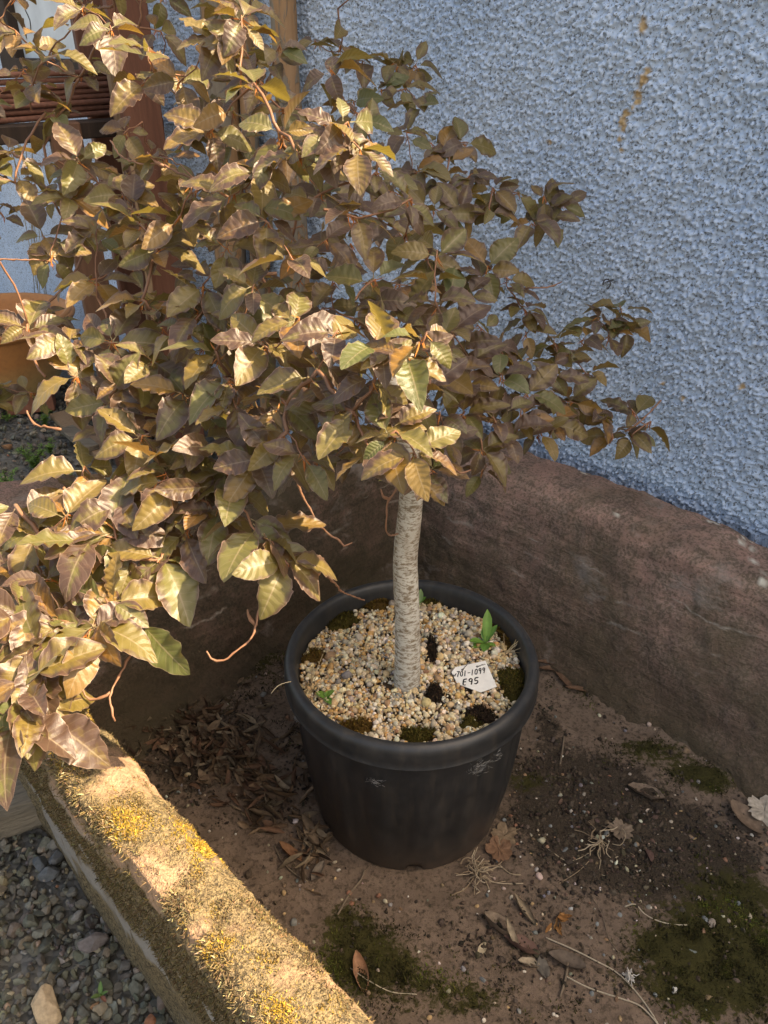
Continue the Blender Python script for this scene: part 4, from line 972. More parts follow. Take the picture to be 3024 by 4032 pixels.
# nodes read from the photograph, in the sun
SUNNY = [(270, 2027, .98, 5, .070), (619, 1902, .98, 4, .072), (1026, 2113, .97, 4, .072), (1136, 2223, .96, 5, .070), (517, 2192, .97, 5, .074), (619, 2215, .96, 4, .076), (415, 2356, .92, 6, .082), (141, 2591, .88, 6, .078), (196, 2826, .86, 5, .080), (47, 2215, 1.0, 5, .070), (20, 2858, .84, 5, .078), (807, 2027, 1.0, 4, .062), (932, 1941, 1.02, 4, .062), (60, 2420, .9, 4, .07), (-80, 2620, .88, 5, .075),
         (1559, 1697, .84, 6, .058), (1403, 1640, .86, 5, .060), (1250, 1460, .88, 5, .060), (1053, 1371, .95, 6, .064), (716, 1550, 1.03, 5, .070), (560, 1715, 1.03, 6, .074), (305, 1488, 1.10, 5, .072), (885, 1840, .98, 5, .068), (1200, 1815, .9, 5, .062), (650, 1850, 1.0, 4, .066), (108, 1275, 1.2, 5, .070), (200, 1030, 1.3, 5, .062), (380, 1100, 1.2, 5, .066), (560, 1180, 1.12, 4, .066), (770, 1260, 1.05, 5, .066), (850, 1380, 1.02, 4, .064),
         (901, 776, 1.06, 6, .058), (713, 846, 1.12, 5, .064), (168, 925, 1.32, 4, .072), (1180, 620, 1.0, 5, .055), (1290, 560, .96, 5, .052), (1420, 590, .94, 5, .050), (1370, 480, 1.0, 4, .050), (584, 188, 1.42, 5, .066), (200, 200, 1.45, 5, .070), (440, 120, 1.4, 5, .066), (130, 330, 1.5, 5, .066), (300, 620, 1.35, 4, .064), (560, 330, 1.4, 4, .062), (60, 720, 1.42, 5, .064), (480, 760, 1.25, 5, .060), (640, 620, 1.25, 4, .06), (380, 900, 1.22, 5, .062), (620, 980, 1.14, 5, .064), (900, 960, 1.04, 5, .060), (1060, 880, 1.0, 5, .056), (1000, 1120, .99, 5, .060), (800, 1120, 1.05, 4, .062), (1150, 1020, .96, 4, .056),
         (1330, 1300, .86, 5, .058), (1480, 1330, .84, 5, .055), (1600, 1400, .82, 5, .055), (1680, 1310, .80, 4, .052), (1480, 1480, .85, 5, .056), (1330, 1560, .88, 5, .058), (1100, 1560, .93, 5, .062), (950, 1640, .97, 5, .064), (780, 1720, 1.0, 5, .066), (430, 1560, 1.06, 4, .068), (450, 1350, 1.1, 5, .066), (620, 1400, 1.06, 5, .066), (1130, 1700, .91, 5, .06), (1010, 1800, .94, 5, .062), (760, 1900, .99, 4, .064), (330, 1840, 1.05, 4, .07), (900, 1500, .98, 5, .062), (1000, 330, 1.25, 4, .056), (820, 520, 1.18, 4, .056), (1460, 1790, .86, 4, .056), (1640, 1800, .98, 4, .05)]
SUNNY += [(330, 2130, .96, 5, .078), (200, 2280, .95, 5, .080), (340, 2500, .90, 5, .082), (230, 2440, .92, 5, .080), (90, 2340, .96, 5, .076), (450, 2080, .98, 5, .074), (20, 2720, .87, 5, .080), (720, 2110, .98, 4, .070), (100, 2740, .86, 4, .080), (150, 2100, 1.0, 5, .072), (480, 1960, 1.0, 5, .072), (880, 2010, 1.0, 4, .066), (250, 1330, 1.12, 5, .068), (500, 1480, 1.06, 5, .066), (700, 1320, 1.04, 4, .062), (950, 1270, 1.0, 5, .060), (1180, 1250, .93, 5, .058), (760, 700, 1.14, 5, .060), (540, 880, 1.16, 5, .062), (270, 780, 1.3, 5, .064), (1000, 700, 1.05, 5, .056), (1100, 520, 1.06, 4, .054), (700, 330, 1.3, 5, .060), (840, 180, 1.35, 5, .060), (950, 60, 1.4, 5, .060), (330, 30, 1.42, 5, .064), (60, 120, 1.5, 4, .066)]
for c in SUNNY: C(c[0], c[1], min(c[2], 0.90 * z_lit(c[0], c[1])), c[3], c[4] * 1.08)
# nodes in the shade of the house, towards the wall
SHADE = [(1240, 160, 1.62, 4, .062), (1340, 200, 1.6, 4, .058), (1430, 240, 1.6, 5, .058), (1550, 250, 1.58, 5, .060), (1640, 250, 1.58, 5, .056), (1500, 350, 1.55, 5, .058), (1600, 350, 1.55, 5, .058), (1660, 420, 1.52, 4, .058), (1400, 400, 1.5, 4, .058), (1690, 560, 1.5, 5, .056), (1760, 590, 1.5, 4, .056), (1840, 560, 1.5, 4, .060), (1600, 520, 1.45, 4, .058),
         (1640, 680, 1.42, 5, .062), (1740, 740, 1.42, 5, .060), (1850, 690, 1.42, 5, .060), (1940, 740, 1.42, 5, .056), (2040, 760, 1.44, 5, .056), (2140, 770, 1.44, 5, .056), (2230, 800, 1.45, 4, .056), (2170, 860, 1.44, 5, .056), (2090, 880, 1.42, 4, .056), (1920, 840, 1.4, 5, .056), (1800, 840, 1.38, 5, .062), (1680, 820, 1.36, 5, .064), (1560, 760, 1.36, 5, .066), (1450, 720, 1.34, 5, .064), (1480, 860, 1.3, 5, .066), (1580, 930, 1.28, 4, .064), (1340, 820, 1.28, 5, .064), (1380, 960, 1.24, 4, .062), (1280, 700, 1.34, 4, .060),
         (1680, 990, 1.3, 4, .060), (1790, 1040, 1.3, 4, .064), (1920, 1050, 1.32, 4, .070), (1990, 1090, 1.34, 4, .058), (1700, 1130, 1.26, 5, .062), (1840, 1180, 1.28, 4, .060), (1560, 1120, 1.22, 5, .064), (1450, 1180, 1.15, 4, .062), (1620, 1240, 1.18, 5, .062), (1760, 1280, 1.2, 5, .066), (1880, 1280, 1.25, 4, .060),
         (2075, 1230, 1.36, 5, .050), (2070, 1320, 1.34, 5, .050), (1960, 1370, 1.28, 5, .066), (1840, 1400, 1.2, 5, .066), (2180, 1340, 1.36, 4, .058), (2080, 1410, 1.3, 5, .068), (2250, 1410, 1.36, 5, .056), (2350, 1250, 1.42, 4, .056), (2440, 1200, 1.44, 4, .056), (2470, 1290, 1.44, 5, .056), (2400, 1340, 1.42, 5, .054), (2300, 1330, 1.4, 4, .05), (2170, 1480, 1.32, 5, .06), (2330, 1480, 1.38, 4, .05), (1730, 1480, 1.12, 5, .064), (1850, 1520, 1.16, 5, .066), (1980, 1500, 1.24, 5, .062), (2080, 1540, 1.28, 4, .06),
         (2240, 1580, 1.34, 5, .058), (2340, 1610, 1.36, 5, .056), (2485, 1610, 1.4, 3, .060), (2560, 1660, 1.4, 2, .054), (2500, 1720, 1.38, 5, .058), (2400, 1690, 1.36, 4, .05), (2180, 1650, 1.3, 5, .060), (2050, 1630, 1.25, 5, .062), (1940, 1640, 1.2, 5, .062), (1830, 1620, 1.14, 4, .060), (2000, 1710, 1.22, 5, .062), (2130, 1700, 1.28, 4, .058), (1730, 1620, 1.08, 5, .058), (1760, 1730, 1.1, 4, .056), (1900, 1780, 1.18, 4, .056), (1900, 1860, 1.2, 3, .052), (1700, 1850, 1.06, 3, .056), (1660, 1890, 1.02, 3, .052)]
for c in SHADE: C(c[0], c[1], c[2], c[3], c[4] * 1.08)
# inner and rear foliage: fills the crown behind the nodes above
def lower(px):
    xs = [-400, 150, 450, 800, 1000, 1250, 1500, 1750]; ys = [2950, 2500, 2150, 2050, 1980, 1920, 1840, 1780]; return np.interp(px, xs, ys)
def right(py):
    ys = [-300, 0, 200, 500, 900, 1200, 1500, 1800]; xs = [1000, 1050, 1250, 1500, 1750, 1750, 1750, 1650]; return np.interp(py, ys, xs)
holes = [(180, 150, 110, 95), (90, 520, 130, 80), (460, 100, 60, 90), (120, 1040, 150, 110), (90, 1400, 150, 130), (150, 1740, 270, 190), (60, 1950, 160, 90)]
got = []
tries = 0
while len(got) < 150 and tries < 40000:
    tries += 1
    px = rt.uniform(-420, 1750); py = rt.uniform(-320, 2600)
    if py > lower(px) - 60 or px > right(py): continue
    if any(((px - h[0]) / h[2]) ** 2 + ((py - h[1]) / h[3]) ** 2 < 1 for h in holes): continue
    if px < 350 and rt.uniform() < 0.45: continue
    if any(math.hypot(px - a, py - b) < 126 for a, b in got): continue
    got.append((px, py)); zl = z_lit(px, py)
    z = max(zl * rt.uniform(1.03, 1.28), 1.02); z = min(z, 1.65)
    if py > 1900: z = rt.uniform(1.05, 1.2)
    C(px, py, z, int(rt.integers(4, 6)), rt.uniform(.052, .066))
# more in the sun beyond the picture edge, so the crown goes on
for k in range(18):
    px = rt.uniform(-750, -260); py = rt.uniform(-500, 2700); C(px, py, min(z_lit(px, py) * 0.85, rt.uniform(0.95, 1.4)), 4, .065)
for k in range(16):
    px = rt.uniform(-200, 1700); py = rt.uniform(-650, -120); C(px, py, rt.uniform(1.2, 1.6), 5, .062)

# ---- skeleton
tbase = G(1603, 2690); ty = tbase[1]
trunk_pts = [tbase - [0, 0, 0.04], tbase, PY(1605, 2560, ty), PY(1603, 2417, ty + .001), PY(1596, 2210, ty), PY(1608, 2080, ty - .003), PY(1617, 1990, ty - .004), PY(1621, 1880, ty - .005), PY(1610, 1760, ty - .004), PY(1560, 1560, ty + .005), PY(1500, 1400, ty + .02)]
nodes = []; par = []
def limb(pts, parent=None, step=0.028):
    path = smooth_path(pts, step); idx = []
    for k, p in enumerate(path):
        nodes.append(np.array(p)); par.append((parent if k == 0 else len(nodes) - 2)); idx.append(len(nodes) - 1)
    return idx
limbs = []
trunk_idx = limb(trunk_pts); limbs.append(trunk_idx)
def near_node(p): return int(np.argmin(np.linalg.norm(np.array(nodes) - p, axis=1)))
def addlimb(pts3, start=None):
    pts = [PD(*q) for q in pts3]; s = near_node(pts[0]) if start is None else start
    ii = limb([nodes[s]] + pts[1 if np.linalg.norm(nodes[s] - pts[0]) < 0.03 else 0:], s); limbs.append(ii); return ii
top = trunk_idx[-1]
L1_ = addlimb([(1420, 1250, 1.22), (1300, 1030, 1.27), (1120, 800, 1.34), (985, 600, 1.42), (900, 480, 1.46), (960, 310, 1.5), (945, 180, 1.52), (930, 20, 1.55), (960, -250, 1.6)], top)
L2_ = addlimb([(1120, 800, 1.34), (880, 730, 1.33), (700, 590, 1.36), (560, 480, 1.4), (430, 395, 1.42), (330, 400, 1.42), (180, 445, 1.42), (0, 400, 1.44), (-250, 420, 1.45)])
L3_ = addlimb([(430, 395, 1.42), (395, 270, 1.43), (375, 160, 1.44), (385, 0, 1.46), (370, -200, 1.48)])
L4_ = addlimb([(985, 600, 1.42), (1080, 95 + 150, 1.5), (1085, 100, 1.5), (1200, 72, 1.52), (1330, 35, 1.54), (1420, -20, 1.56), (1650, -160, 1.58)])
L5_ = addlimb([(1300, 1030, 1.27), (1420, 965, 1.28), (1530, 985, 1.28), (1700, 1060, 1.3), (1880, 1130, 1.33), (2000, 1135, 1.35)])
L6_ = addlimb([(1560, 1560, 1.14), (1700, 1500, 1.16), (1900, 1440, 1.24), (2150, 1430, 1.34), (2330, 1330, 1.41), (2440, 1270, 1.44)])
L7_ = addlimb([(1590, 1700, 1.12), (1760, 1670, 1.14), (1950, 1690, 1.2), (2200, 1725, 1.32), (2400, 1745, 1.37), (2490, 1710, 1.39)])
L8_ = addlimb([(1590, 1700, 1.12), (1400, 1700, 1.0), (1150, 1760, .98), (900, 1900, .99), (760, 2060, .98), (640, 2180, .97)])
L9_ = addlimb([(1500, 1400, 1.16), (1300, 1420, 1.02), (1000, 1450, 1.03), (700, 1620, 1.06), (480, 1780, 1.05), (250, 1920, 1.04), (60, 1990, 1.02), (-100, 2100, 1.0)])
L10_ = addlimb([(1120, 800, 1.34), (1300, 700, 1.4), (1500, 660, 1.45), (1750, 690, 1.46), (2000, 790, 1.46), (2150, 815, 1.46)])
L11_ = addlimb([(985, 600, 1.42), (1180, 470, 1.5), (1350, 370, 1.55), (1500, 360, 1.58), (1600, 290, 1.6)])
L12_ = addlimb([(1300, 1030, 1.27), (1000, 1100, 1.1), (760, 1180, 1.1), (520, 1240, 1.14), (330, 1380, 1.14), (100, 1530, 1.14), (-150, 1640, 1.12)])
L13_ = addlimb([(640, 2180, .97), (590, 2290, .94), (530, 2400, .92)])
L14_ = addlimb([(1500, 1400, 1.16), (1400, 1180, 1.0), (1250, 760, 1.0), (1180, 660, 1.01)])
n_limb_nodes = len(nodes)
tips = [PD(c[0], c[1], c[2]) for c in clusters]
NP = list(nodes)
order = np.argsort([np.min(np.linalg.norm(np.array(nodes) - t, axis=1)) for t in tips])
twig_chains = []; tipdir = {}
allow = np.array([i for i in range(len(nodes)) if i not in set(trunk_idx[:-8])])
for ci in order:
    t = tips[ci]; A = np.array([nodes[i] for i in allow]); d = np.linalg.norm(A - t, axis=1)
    pen = d + 0.10 * np.maximum(0, A[:, 2] - t[2])
    s = int(allow[np.argmin(pen)]); p0 = nodes[s]; D = t - p0; dist = np.linalg.norm(D)
    pd = (p0 - nodes[par[s]]) if par[s] is not None else np.array([0, 0, 1.0]); pd = pd / (np.linalg.norm(pd) + 1e-9)
    mid = p0 + D * 0.45 + pd * dist * 0.14 + rt.normal(0, dist * 0.05, 3) + np.array([0, 0, -0.05 * dist])
    k = max(3, int(dist / 0.022) + 1); chain = [s]
    zig = rt.normal(0, 0.0022, (k + 1, 3))
    for q in range(1, k + 1):
        f = q / k; pt = (1 - f) ** 2 * p0 + 2 * f * (1 - f) * mid + f * f * t + (zig[q] if q < k else 0)
        nodes.append(pt); par.append(chain[-1]); chain.append(len(nodes) - 1)
    allow = np.concatenate([allow, chain[1:]]); twig_chains.append(chain)
    dv = nodes[chain[-1]] - nodes[chain[-3 if len(chain) > 3 else 0]]; tipdir[ci] = dv / (np.linalg.norm(dv) + 1e-9)
cnt = np.zeros(len(nodes))
for ch in twig_chains: cnt[ch[-1]] += 1
for i in range(len(nodes) - 1, -1, -1):
    if par[i] is not None: cnt[par[i]] += cnt[i]
rad = 0.00105 * np.maximum(cnt, 1) ** 0.46
rad = np.minimum(rad, 0.0125)
rad[n_limb_nodes:] = np.minimum(rad[n_limb_nodes:], 0.0030)
for ii, r0, r1 in ((L1_, .0125, .0075), (L2_, .0090, .0045), (L3_, .0045, .0030), (L4_, .0075, .0058), (L5_, .0060, .0026), (L6_, .0060, .0022), (L7_, .0060, .0020), (L8_, .0060, .0032), (L9_, .0060, .0026), (L10_, .0060, .0022), (L11_, .0050, .0022), (L12_, .0060, .0028), (L13_, .0030, .0022), (L14_, .0050, .0028)):
    rad[ii] = np.maximum(np.minimum(rad[ii], r0), np.linspace(r0, r1, len(ii)))
for k, i in enumerate(trunk_idx): rad[i] = np.interp(k, [0, 2, 5, len(trunk_idx) * 0.55, len(trunk_idx) - 1], [0.0240, 0.0218, 0.0204, 0.0184, 0.0128])

tree = empty('beech_tree', tbase, 'young copper beech with bronze and olive leaves growing in the black pot', 'tree')
def bark_tube(path, r, sides):
    V, fs = tube(path, r, sides); return V, fs
# trunk
path = np.array([nodes[i] for i in trunk_idx]); rr_ = rad[trunk_idx]
pf = smooth_path(path, 0.006); rf = np.interp(np.linspace(0, 1, len(pf)), np.linspace(0, 1, len(path)), rr_)
V, fs = tube(pf, rf, 28)
c_ = np.repeat(pf, 28, 0); dv = V[:len(c_)] - c_
V[:len(c_)] = c_ + dv * (1 + 0.07 * fbm(V[:len(c_)] * [1, 1, 0.5], 20, 2, seed=88) + 0.016 * fbm(V[:len(c_)] * [1, 1, 2.0], 130, 2, seed=89))[:, None]
link('trunk', make_mesh('trunk', V, fs), M['bark'], tree)
def twig_mesh(idx, r, sides, name):
    p = np.array([nodes[i] for i in idx]); V, fs = tube(p, r, sides); me = make_mesh(name, V, fs)
    th = np.clip((np.repeat(r, sides) - 0.0018) / 0.006, 0, 1); th = np.concatenate([th, [th[0], th[-1]]]); add_attr(me, 'thick', th); return me
for ii in limbs[1:]:
    idx = ([par[ii[0]]] if par[ii[0]] is not None else []) + ii; r = rad[idx].copy(); r[0] = r[1]
    link('branch', twig_mesh(idx, r, 9, 'branch'), M['twig'], tree)
for ch in twig_chains:
    r = rad[ch].copy(); r[0] = min(r[0], r[1] * 1.2); link('twig', twig_mesh(ch, r, 5, 'twig'), M['twig'], tree)
# bare hanging twigs seen in the photograph
BARE = [[(1170, 1900, 1.0), (1210, 1985, .98), (1275, 2085, .97), (1340, 2130, .97), (1355, 2150, .97), (1385, 2140, .97)], [(1136, 2150, .97), (1190, 2185, .97), (1260, 2235, 1.0), (1330, 2310, 1.06), (1345, 2330, 1.08), (1435, 2366, 1.16)],
        [(1060, 2180, .96), (1062, 2300, .95), (1020, 2410, .94), (995, 2505, .93), (935, 2560, .92), (880, 2600, .92), (830, 2595, .92), (815, 2560, .92)], [(530, 2400, .92), (525, 2540, .91), (470, 2660, .90), (435, 2725, .89), (440, 2790, .88), (455, 2840, .88)],
        [(435, 2725, .89), (380, 2752, .89), (335, 2740, .89), (325, 2715, .89)], [(1010, 2465, .94), (985, 2440, .94), (975, 2400, .935)], [(1660, 1700, .98), (1715, 1775, 1.0), (1790, 1845, 1.02), (1825, 1862, 1.03), (1855, 1852, 1.03)],
        [(2000, 1135, 1.35), (2080, 1133, 1.36), (2150, 1132, 1.36), (2190, 1122, 1.37), (2212, 1108, 1.37)], [(1590, 1800, 1.08), (1560, 1930, 1.06), (1530, 1965, 1.06), (1521, 2050, 1.07), (1522, 2090, 1.08), (1540, 2108, 1.1), (1568, 2100, 1.14)], [(1530, 1965, 1.06), (1505, 1955, 1.05), (1500, 1925, 1.05)],
        [(901, 776, 1.06), (650, 655, 1.1), (560, 645, 1.12), (480, 618, 1.14), (435, 555, 1.16)], [(650, 655, 1.1), (600, 625, 1.1), (580, 598, 1.1)], [(-150, 1020, 1.25), (0, 1022, 1.25), (140, 1024, 1.26), (200, 1030, 1.3)], [(2460, 1700, 1.385), (2520, 1660, 1.39), (2580, 1600, 1.4), (2605, 1575, 1.4)],
        [(1403, 1640, .86), (1405, 1760, .86), (1430, 1815, .86), (1460, 1825, .86), (1500, 1790, .85), (1545, 1710, .84)], [(240, 1690, 1.06), (135, 1668, 1.07), (110, 1625, 1.08), (105, 1615, 1.08)], [(1240, 2275, .98), (1262, 2235, .975), (1270, 2200, .97)]]
for b in BARE:
    pts = smooth_path([PD(*q) for q in b], 0.006); nn = len(pts); r = np.linspace(0.0017, 0.0008, nn) * (1 + 0.45 * (np.arange(nn) % 3 == 1)) * rt.uniform(0.85, 1.15, nn); pts = pts + rt.normal(0, 0.0006, pts.shape)
    r[-5:] *= 1.35
    V, fs = tube(pts, r, 6); me = make_mesh('twig', V, fs); add_attr(me, 'thick', np.full(len(V), 0.12)); link('twig', me, M['twig'], tree)

# ---- leaves
leaves = []        # (matrix 3x3 cols side,dir,normal), origin, L, variant
stip = []
up = np.array([0, 0, 1.0])
for ci, (px, py, z, n, L) in enumerate(clusters):
    t = tips[ci]; td = tipdir[ci]; toc = np.array([0, 0, CAMZ]) - t; toc /= np.linalg.norm(toc)
    sunny = z < z_lit(px, py)
    face = up * 0.90 + toc * 0.45 + np.array(sdir) * (0.25 if sunny else 0.0) + rt.normal(0, 0.26, 3); face /= np.linalg.norm(face)
    a = td - face * (td @ face)
    if np.linalg.norm(a) < 0.15: a = np.cross(face, rt.normal(size=3))
    a /= np.linalg.norm(a); b = np.cross(face, a)
    m = n + (1 if rt.uniform() < 0.5 else 0)
    span = 2 * math.pi if m >= 5 else math.pi * 1.55
    off = rt.uniform(-0.4, 0.4)
    for k in range(m):
        th = -span / 2 + span * (k + 0.5) / m + rt.normal(0, 0.16) + off
        d = a * math.cos(th) + b * math.sin(th) + face * rt.uniform(-0.25, 0.35); d /= np.linalg.norm(d)
        nn = face + rt.normal(0, 0.38, 3) + up * 0.15; nn -= d * (nn @ d); nn /= np.linalg.norm(nn)
        back = abs(th - off) / math.pi
        Ls = L * rt.uniform(0.62, 1.14) * (1 - 0.22 * back)
        org = t - td * rt.uniform(0, 0.014) + d * 0.011
        leaves.append((np.column_stack([np.cross(d, nn), d, nn]), org + d * 0.0, Ls, int(rt.integers(len(LV)))))
    # a few leaves back along the twig
    if rt.uniform() < 0.85:
        for q in range(int(rt.integers(1, 4))):
            o = t - td * rt.uniform(0.02, 0.055); d = rt.normal(0, 0.7, 3) + face * 0.1 + td * 0.5; d -= face * (d @ face) * 0.6; d /= np.linalg.norm(d)
            nn = face + rt.normal(0, 0.4, 3); nn -= d * (nn @ d); nn /= np.linalg.norm(nn); Ls = L * rt.uniform(0.6, 0.95)
            leaves.append((np.column_stack([np.cross(d, nn), d, nn]), o + d * 0.009, Ls, int(rt.integers(len(LV)))))
    for q in range(int(rt.integers(5, 10))):
        stip.append((t - td * rt.uniform(-0.002, 0.014), td))
# keep leaves off the house wall, the pot and the ground
keep = []
for l in leaves:
    tip = l[1] + l[0][:, 1] * l[2]; n_, m_ = toNM(tip)
    if n_ > WN - 0.03: continue
    if tip[2] < F + 0.40 and n_ < 0.32: continue
    if np.linalg.norm(tip - np.array([0, 0, CAMZ])) < 0.5: continue
    keep.append(l)
leaves = keep
# how much of each shows in the photograph
ctr = np.array([l[1] + l[0][:, 1] * l[2] * 0.5 for l in leaves]); Ls = np.array([l[2] for l in leaves])
def project(Pw):
    x = Pw[:, 0]; y = Pw[:, 1]; z = Pw[:, 2] - CAMZ; dep = y * CP - z * SP; upc = y * SP + z * CP
    return 1512 + FPX * x / dep, 2016 - FPX * upc / dep, dep
cx, cy, cd = project(ctr)
vdir = ctr - np.array([0, 0, CAMZ]); vdir /= np.linalg.norm(vdir, axis=1)[:, None]
facing = np.abs(np.einsum('ij,ij->i', vdir, np.array([l[0][:, 2] for l in leaves])))
rpx = FPX * Ls * 0.33 / cd
areas = (FPX * Ls / cd) ** 2 * 0.4 * (0.15 + facing)
visf = np.zeros(len(leaves)); offs = np.linspace(0.1, 0.9, 5)
for f in offs:
    q = np.array([l[1] + l[0][:, 1] * l[2] * f for l in leaves]); qx, qy, qd = project(q)
    D2 = (qx[:, None] - cx[None]) ** 2 + (qy[:, None] - cy[None]) ** 2
    occ = (D2 < (rpx[None] * 0.9) ** 2) & (cd[None] < qd[:, None] - 0.01)
    np.fill_diagonal(occ, False); visf += ~occ.any(1)
inside = (cx > 5) & (cx < 3019) & (cy > 5) & (cy < 4027)
score = areas * (visf / len(offs) + 0.02) * inside
big = set(np.argsort(-score)[:300].tolist())
Tinv = Matrix.Translation(-Vector(tbase))
fv = []; ff = []; fuv = []; nv = 0
for k, (R_, o_, L_, v_) in enumerate(leaves):
    if k in big:
        ob = bpy.data.objects.new('leaf', LEAF_ME[v_]); COL.objects.link(ob); ob.parent = tree; ob.matrix_parent_inverse = Tinv
        mw = Matrix.Identity(4)
        for i in range(3):
            for j in range(3): mw[i][j] = R_[i, j] * L_
            mw[i][3] = o_[i]
        ob.matrix_basis = mw
    else:
        a, b, c = LV2[v_]; fv.append(a * L_ @ R_.T + o_); ff.append(b + nv); fuv.append(c); nv += len(a)
link('foliage', make_mesh('foliage', np.concatenate(fv), np.concatenate(ff), uv=np.concatenate(fuv)), M['leaf'], tree, kind='stuff')
# orange bud scales hanging at the nodes
sp = np.array([s[0] for s in stip]); sd = np.array([s[1] for s in stip]); Lb = rt.uniform(0.008, 0.019, len(sp))
link('bud_scales', blades('bud_scales', sp, sd * 0.15, Lb, Lb * 0.13, rt.uniform(0, 0.9, len(sp)), palette(len(sp), [(0.42, 0.15, 0.045), (0.50, 0.22, 0.08), (0.30, 0.10, 0.03)], [0.5, 0.3, 0.2], rt, 0.15), rt, 2, 0.35, np.array([0, -0.1, -0.6])), M['moss'], tree, kind='stuff')
print('leaves', len(leaves), 'clusters', len(clusters), 'nodes', len(nodes))

# ================================================================== THINGS LYING IN THE TROUGH
rl = np.random.default_rng(404)
DRY = [(0.20, 0.125, 0.07), (0.26, 0.18, 0.11), (0.14, 0.09, 0.055), (0.30, 0.23, 0.15), (0.18, 0.10, 0.06)]
def curled(L, W, roll, bend, rng, col, rows=6, cols=5, lobes=0.0):
    t = np.linspace(0, 1, rows + 1); x = np.linspace(-1, 1, cols); T, X = np.meshgrid(t, x, indexing='ij')
    w = W * np.sin(np.pi * np.clip(T ** 0.9 * 0.97 + 0.02, 0, 1)) ** 0.7 * (1 + lobes * np.cos(T * 22))
    a = X * roll; r = w / max(roll, 1e-3)
    px = np.where(roll > 0.02, np.sin(a) * r, X * w); pz = (1 - np.cos(a)) * r; py = (T - 0.5) * L
    pz = pz + bend * (T - 0.5) ** 2 * L + rng.normal(0, 0.0008, T.shape)
    return np.stack([px, py, pz], -1).reshape(-1, 3), grid_faces(rows + 1, cols), np.tile(np.array(col), (T.size, 1)) * (0.85 + 0.3 * rng.uniform(0, 1, (T.size, 1)))
def orient(V, yaw, tilt, roll_, pos):
    Rm = np.array((Matrix.Rotation(yaw, 3, 'Z') @ Matrix.Rotation(tilt, 3, 'X') @ Matrix.Rotation(roll_, 3, 'Y'))); Q = V @ Rm.T
    return Q + pos
# drift of dead leaves between the mossy wall and the pot, and by the far corner: uncountable litter
mb = MB()
DR = [(760, 2880, 250, 170, 210), (640, 2780, 150, 80, 60), (950, 3020, 190, 150, 110), (1050, 3150, 120, 120, 55), (1480, 2215, 130, 60, 130), (1230, 3330, 50, 130, 42), (1180, 2820, 60, 220, 18), (1540, 2140, 60, 40, 40), (1380, 2180, 80, 40, 30)]
for (px, py, rx, ry, n) in DR:
    for k in range(n):
        qx, qy = px + rl.normal(0, rx * 0.5), py + rl.normal(0, ry * 0.5)
        p = floor_at(qx, qy, 0.002); nq, mq = toNM(p)
        if not (0.345 < nq < 1.25 and mq < 1.185): continue
        dpt = math.hypot(p[0] - POT[0], p[1] - POT[1])
        if dpt < 0.185: continue
        L = rl.uniform(0.022, 0.055); W = L * rl.uniform(0.12, 0.26); col = np.array(DRY[rl.integers(len(DRY))]) * rl.uniform(0.45, 1.0)
        V, f_, c_ = curled(L, W, rl.uniform(0.5, 2.6), rl.uniform(-0.3, 1.0), rl, col, 5, 4)
        mb.add(orient(V, rl.uniform(0, 6.28) if rl.uniform() < .5 else rl.normal(0.9, 0.5), rl.normal(0, 0.25), rl.uniform(-1.2, 1.2), p + [0, 0, rl.uniform(0, 0.012)]), f_, c_)
link('leaf_litter', mb.mesh('leaf_litter'), M['dead'], label='drift of narrow curled dead brown leaves on the trough floor', cat='leaf litter', kind='stuff')

def dead_leaf(px, py, L, W, roll, yaw, col, label, lobes=0.0, tilt=0.0, rolly=0.0, bend=0.4, dz=0.003, group=None, rows=8):
    p = floor_at(px, py, dz); mb = MB(); V, f_, c_ = curled(L, W, roll, bend, rl, col, rows, 7, lobes)
    mb.add(orient(V, yaw, tilt, rolly, p), f_, c_); return link('dead_leaf', mb.mesh('dead_leaf'), M['dead'], label=label, cat='leaf', group=group)
# broad lobed leaves as flat crinkled outlines
def lobed_leaf(px, py, size, yaw, col, label, fold=0.3, dz=0.004, pts=None):
    p = floor_at(px, py, dz); k = 5 if pts is None else pts; N = k * 8; th = np.linspace(0, 2 * math.pi, N, endpoint=False)
    r = size * (0.62 + 0.30 * np.abs(np.cos(th * k / 2)) ** 0.6 + 0.06 * np.sin(th * k * 3) + rl.normal(0, 0.03, N))
    rings = [np.zeros((1, 3))]; V = [np.zeros(3)]
    for q in (0.35, 0.7, 1.0):
        x = r * q * np.cos(th); y = r * q * np.sin(th); z = fold * size * (np.abs(np.cos(th * k / 2)) * q ** 2 * 0.35 + 0.25 * q * q * np.sin(th + 1)) + rl.normal(0, 0.0012, N)
        V += list(np.stack([x, y, z - z.min() * 0.3], -1))
    V = np.array(V); fs3 = np.array([[0, 1 + i, 1 + (i + 1) % N] for i in range(N)]); fs4 = np.concatenate([np.array([[1 + a * N + i, 1 + (a + 1) * N + i, 1 + (a + 1) * N + (i + 1) % N, 1 + a * N + (i + 1) % N] for i in range(N)]) for a in (0, 1)])
    mb = MB(); c_ = np.tile(np.array(col), (len(V), 1)) * (0.8 + 0.4 * rl.uniform(0, 1, (len(V), 1))); mb.add(orient(V, yaw, 0, 0, p), [fs3, fs4], c_)
    V2, f2 = tube([p, p + np.array([math.cos(yaw) * size * 0.5, math.sin(yaw) * size * 0.5, 0.004]), p + np.array([math.cos(yaw) * size * 1.25, math.sin(yaw) * size * 1.25, 0.002])], 0.0011, 5); mb.add(V2, f2, np.array(col) * 0.8)
    return link('dead_leaf', mb.mesh('dead_leaf'), M['dead'], label=label, cat='leaf')
lobed_leaf(1985, 3290, 0.027, 0.4, (0.22, 0.155, 0.095), 'crinkled tan dead leaf lying against the foot of the pot', 0.25)
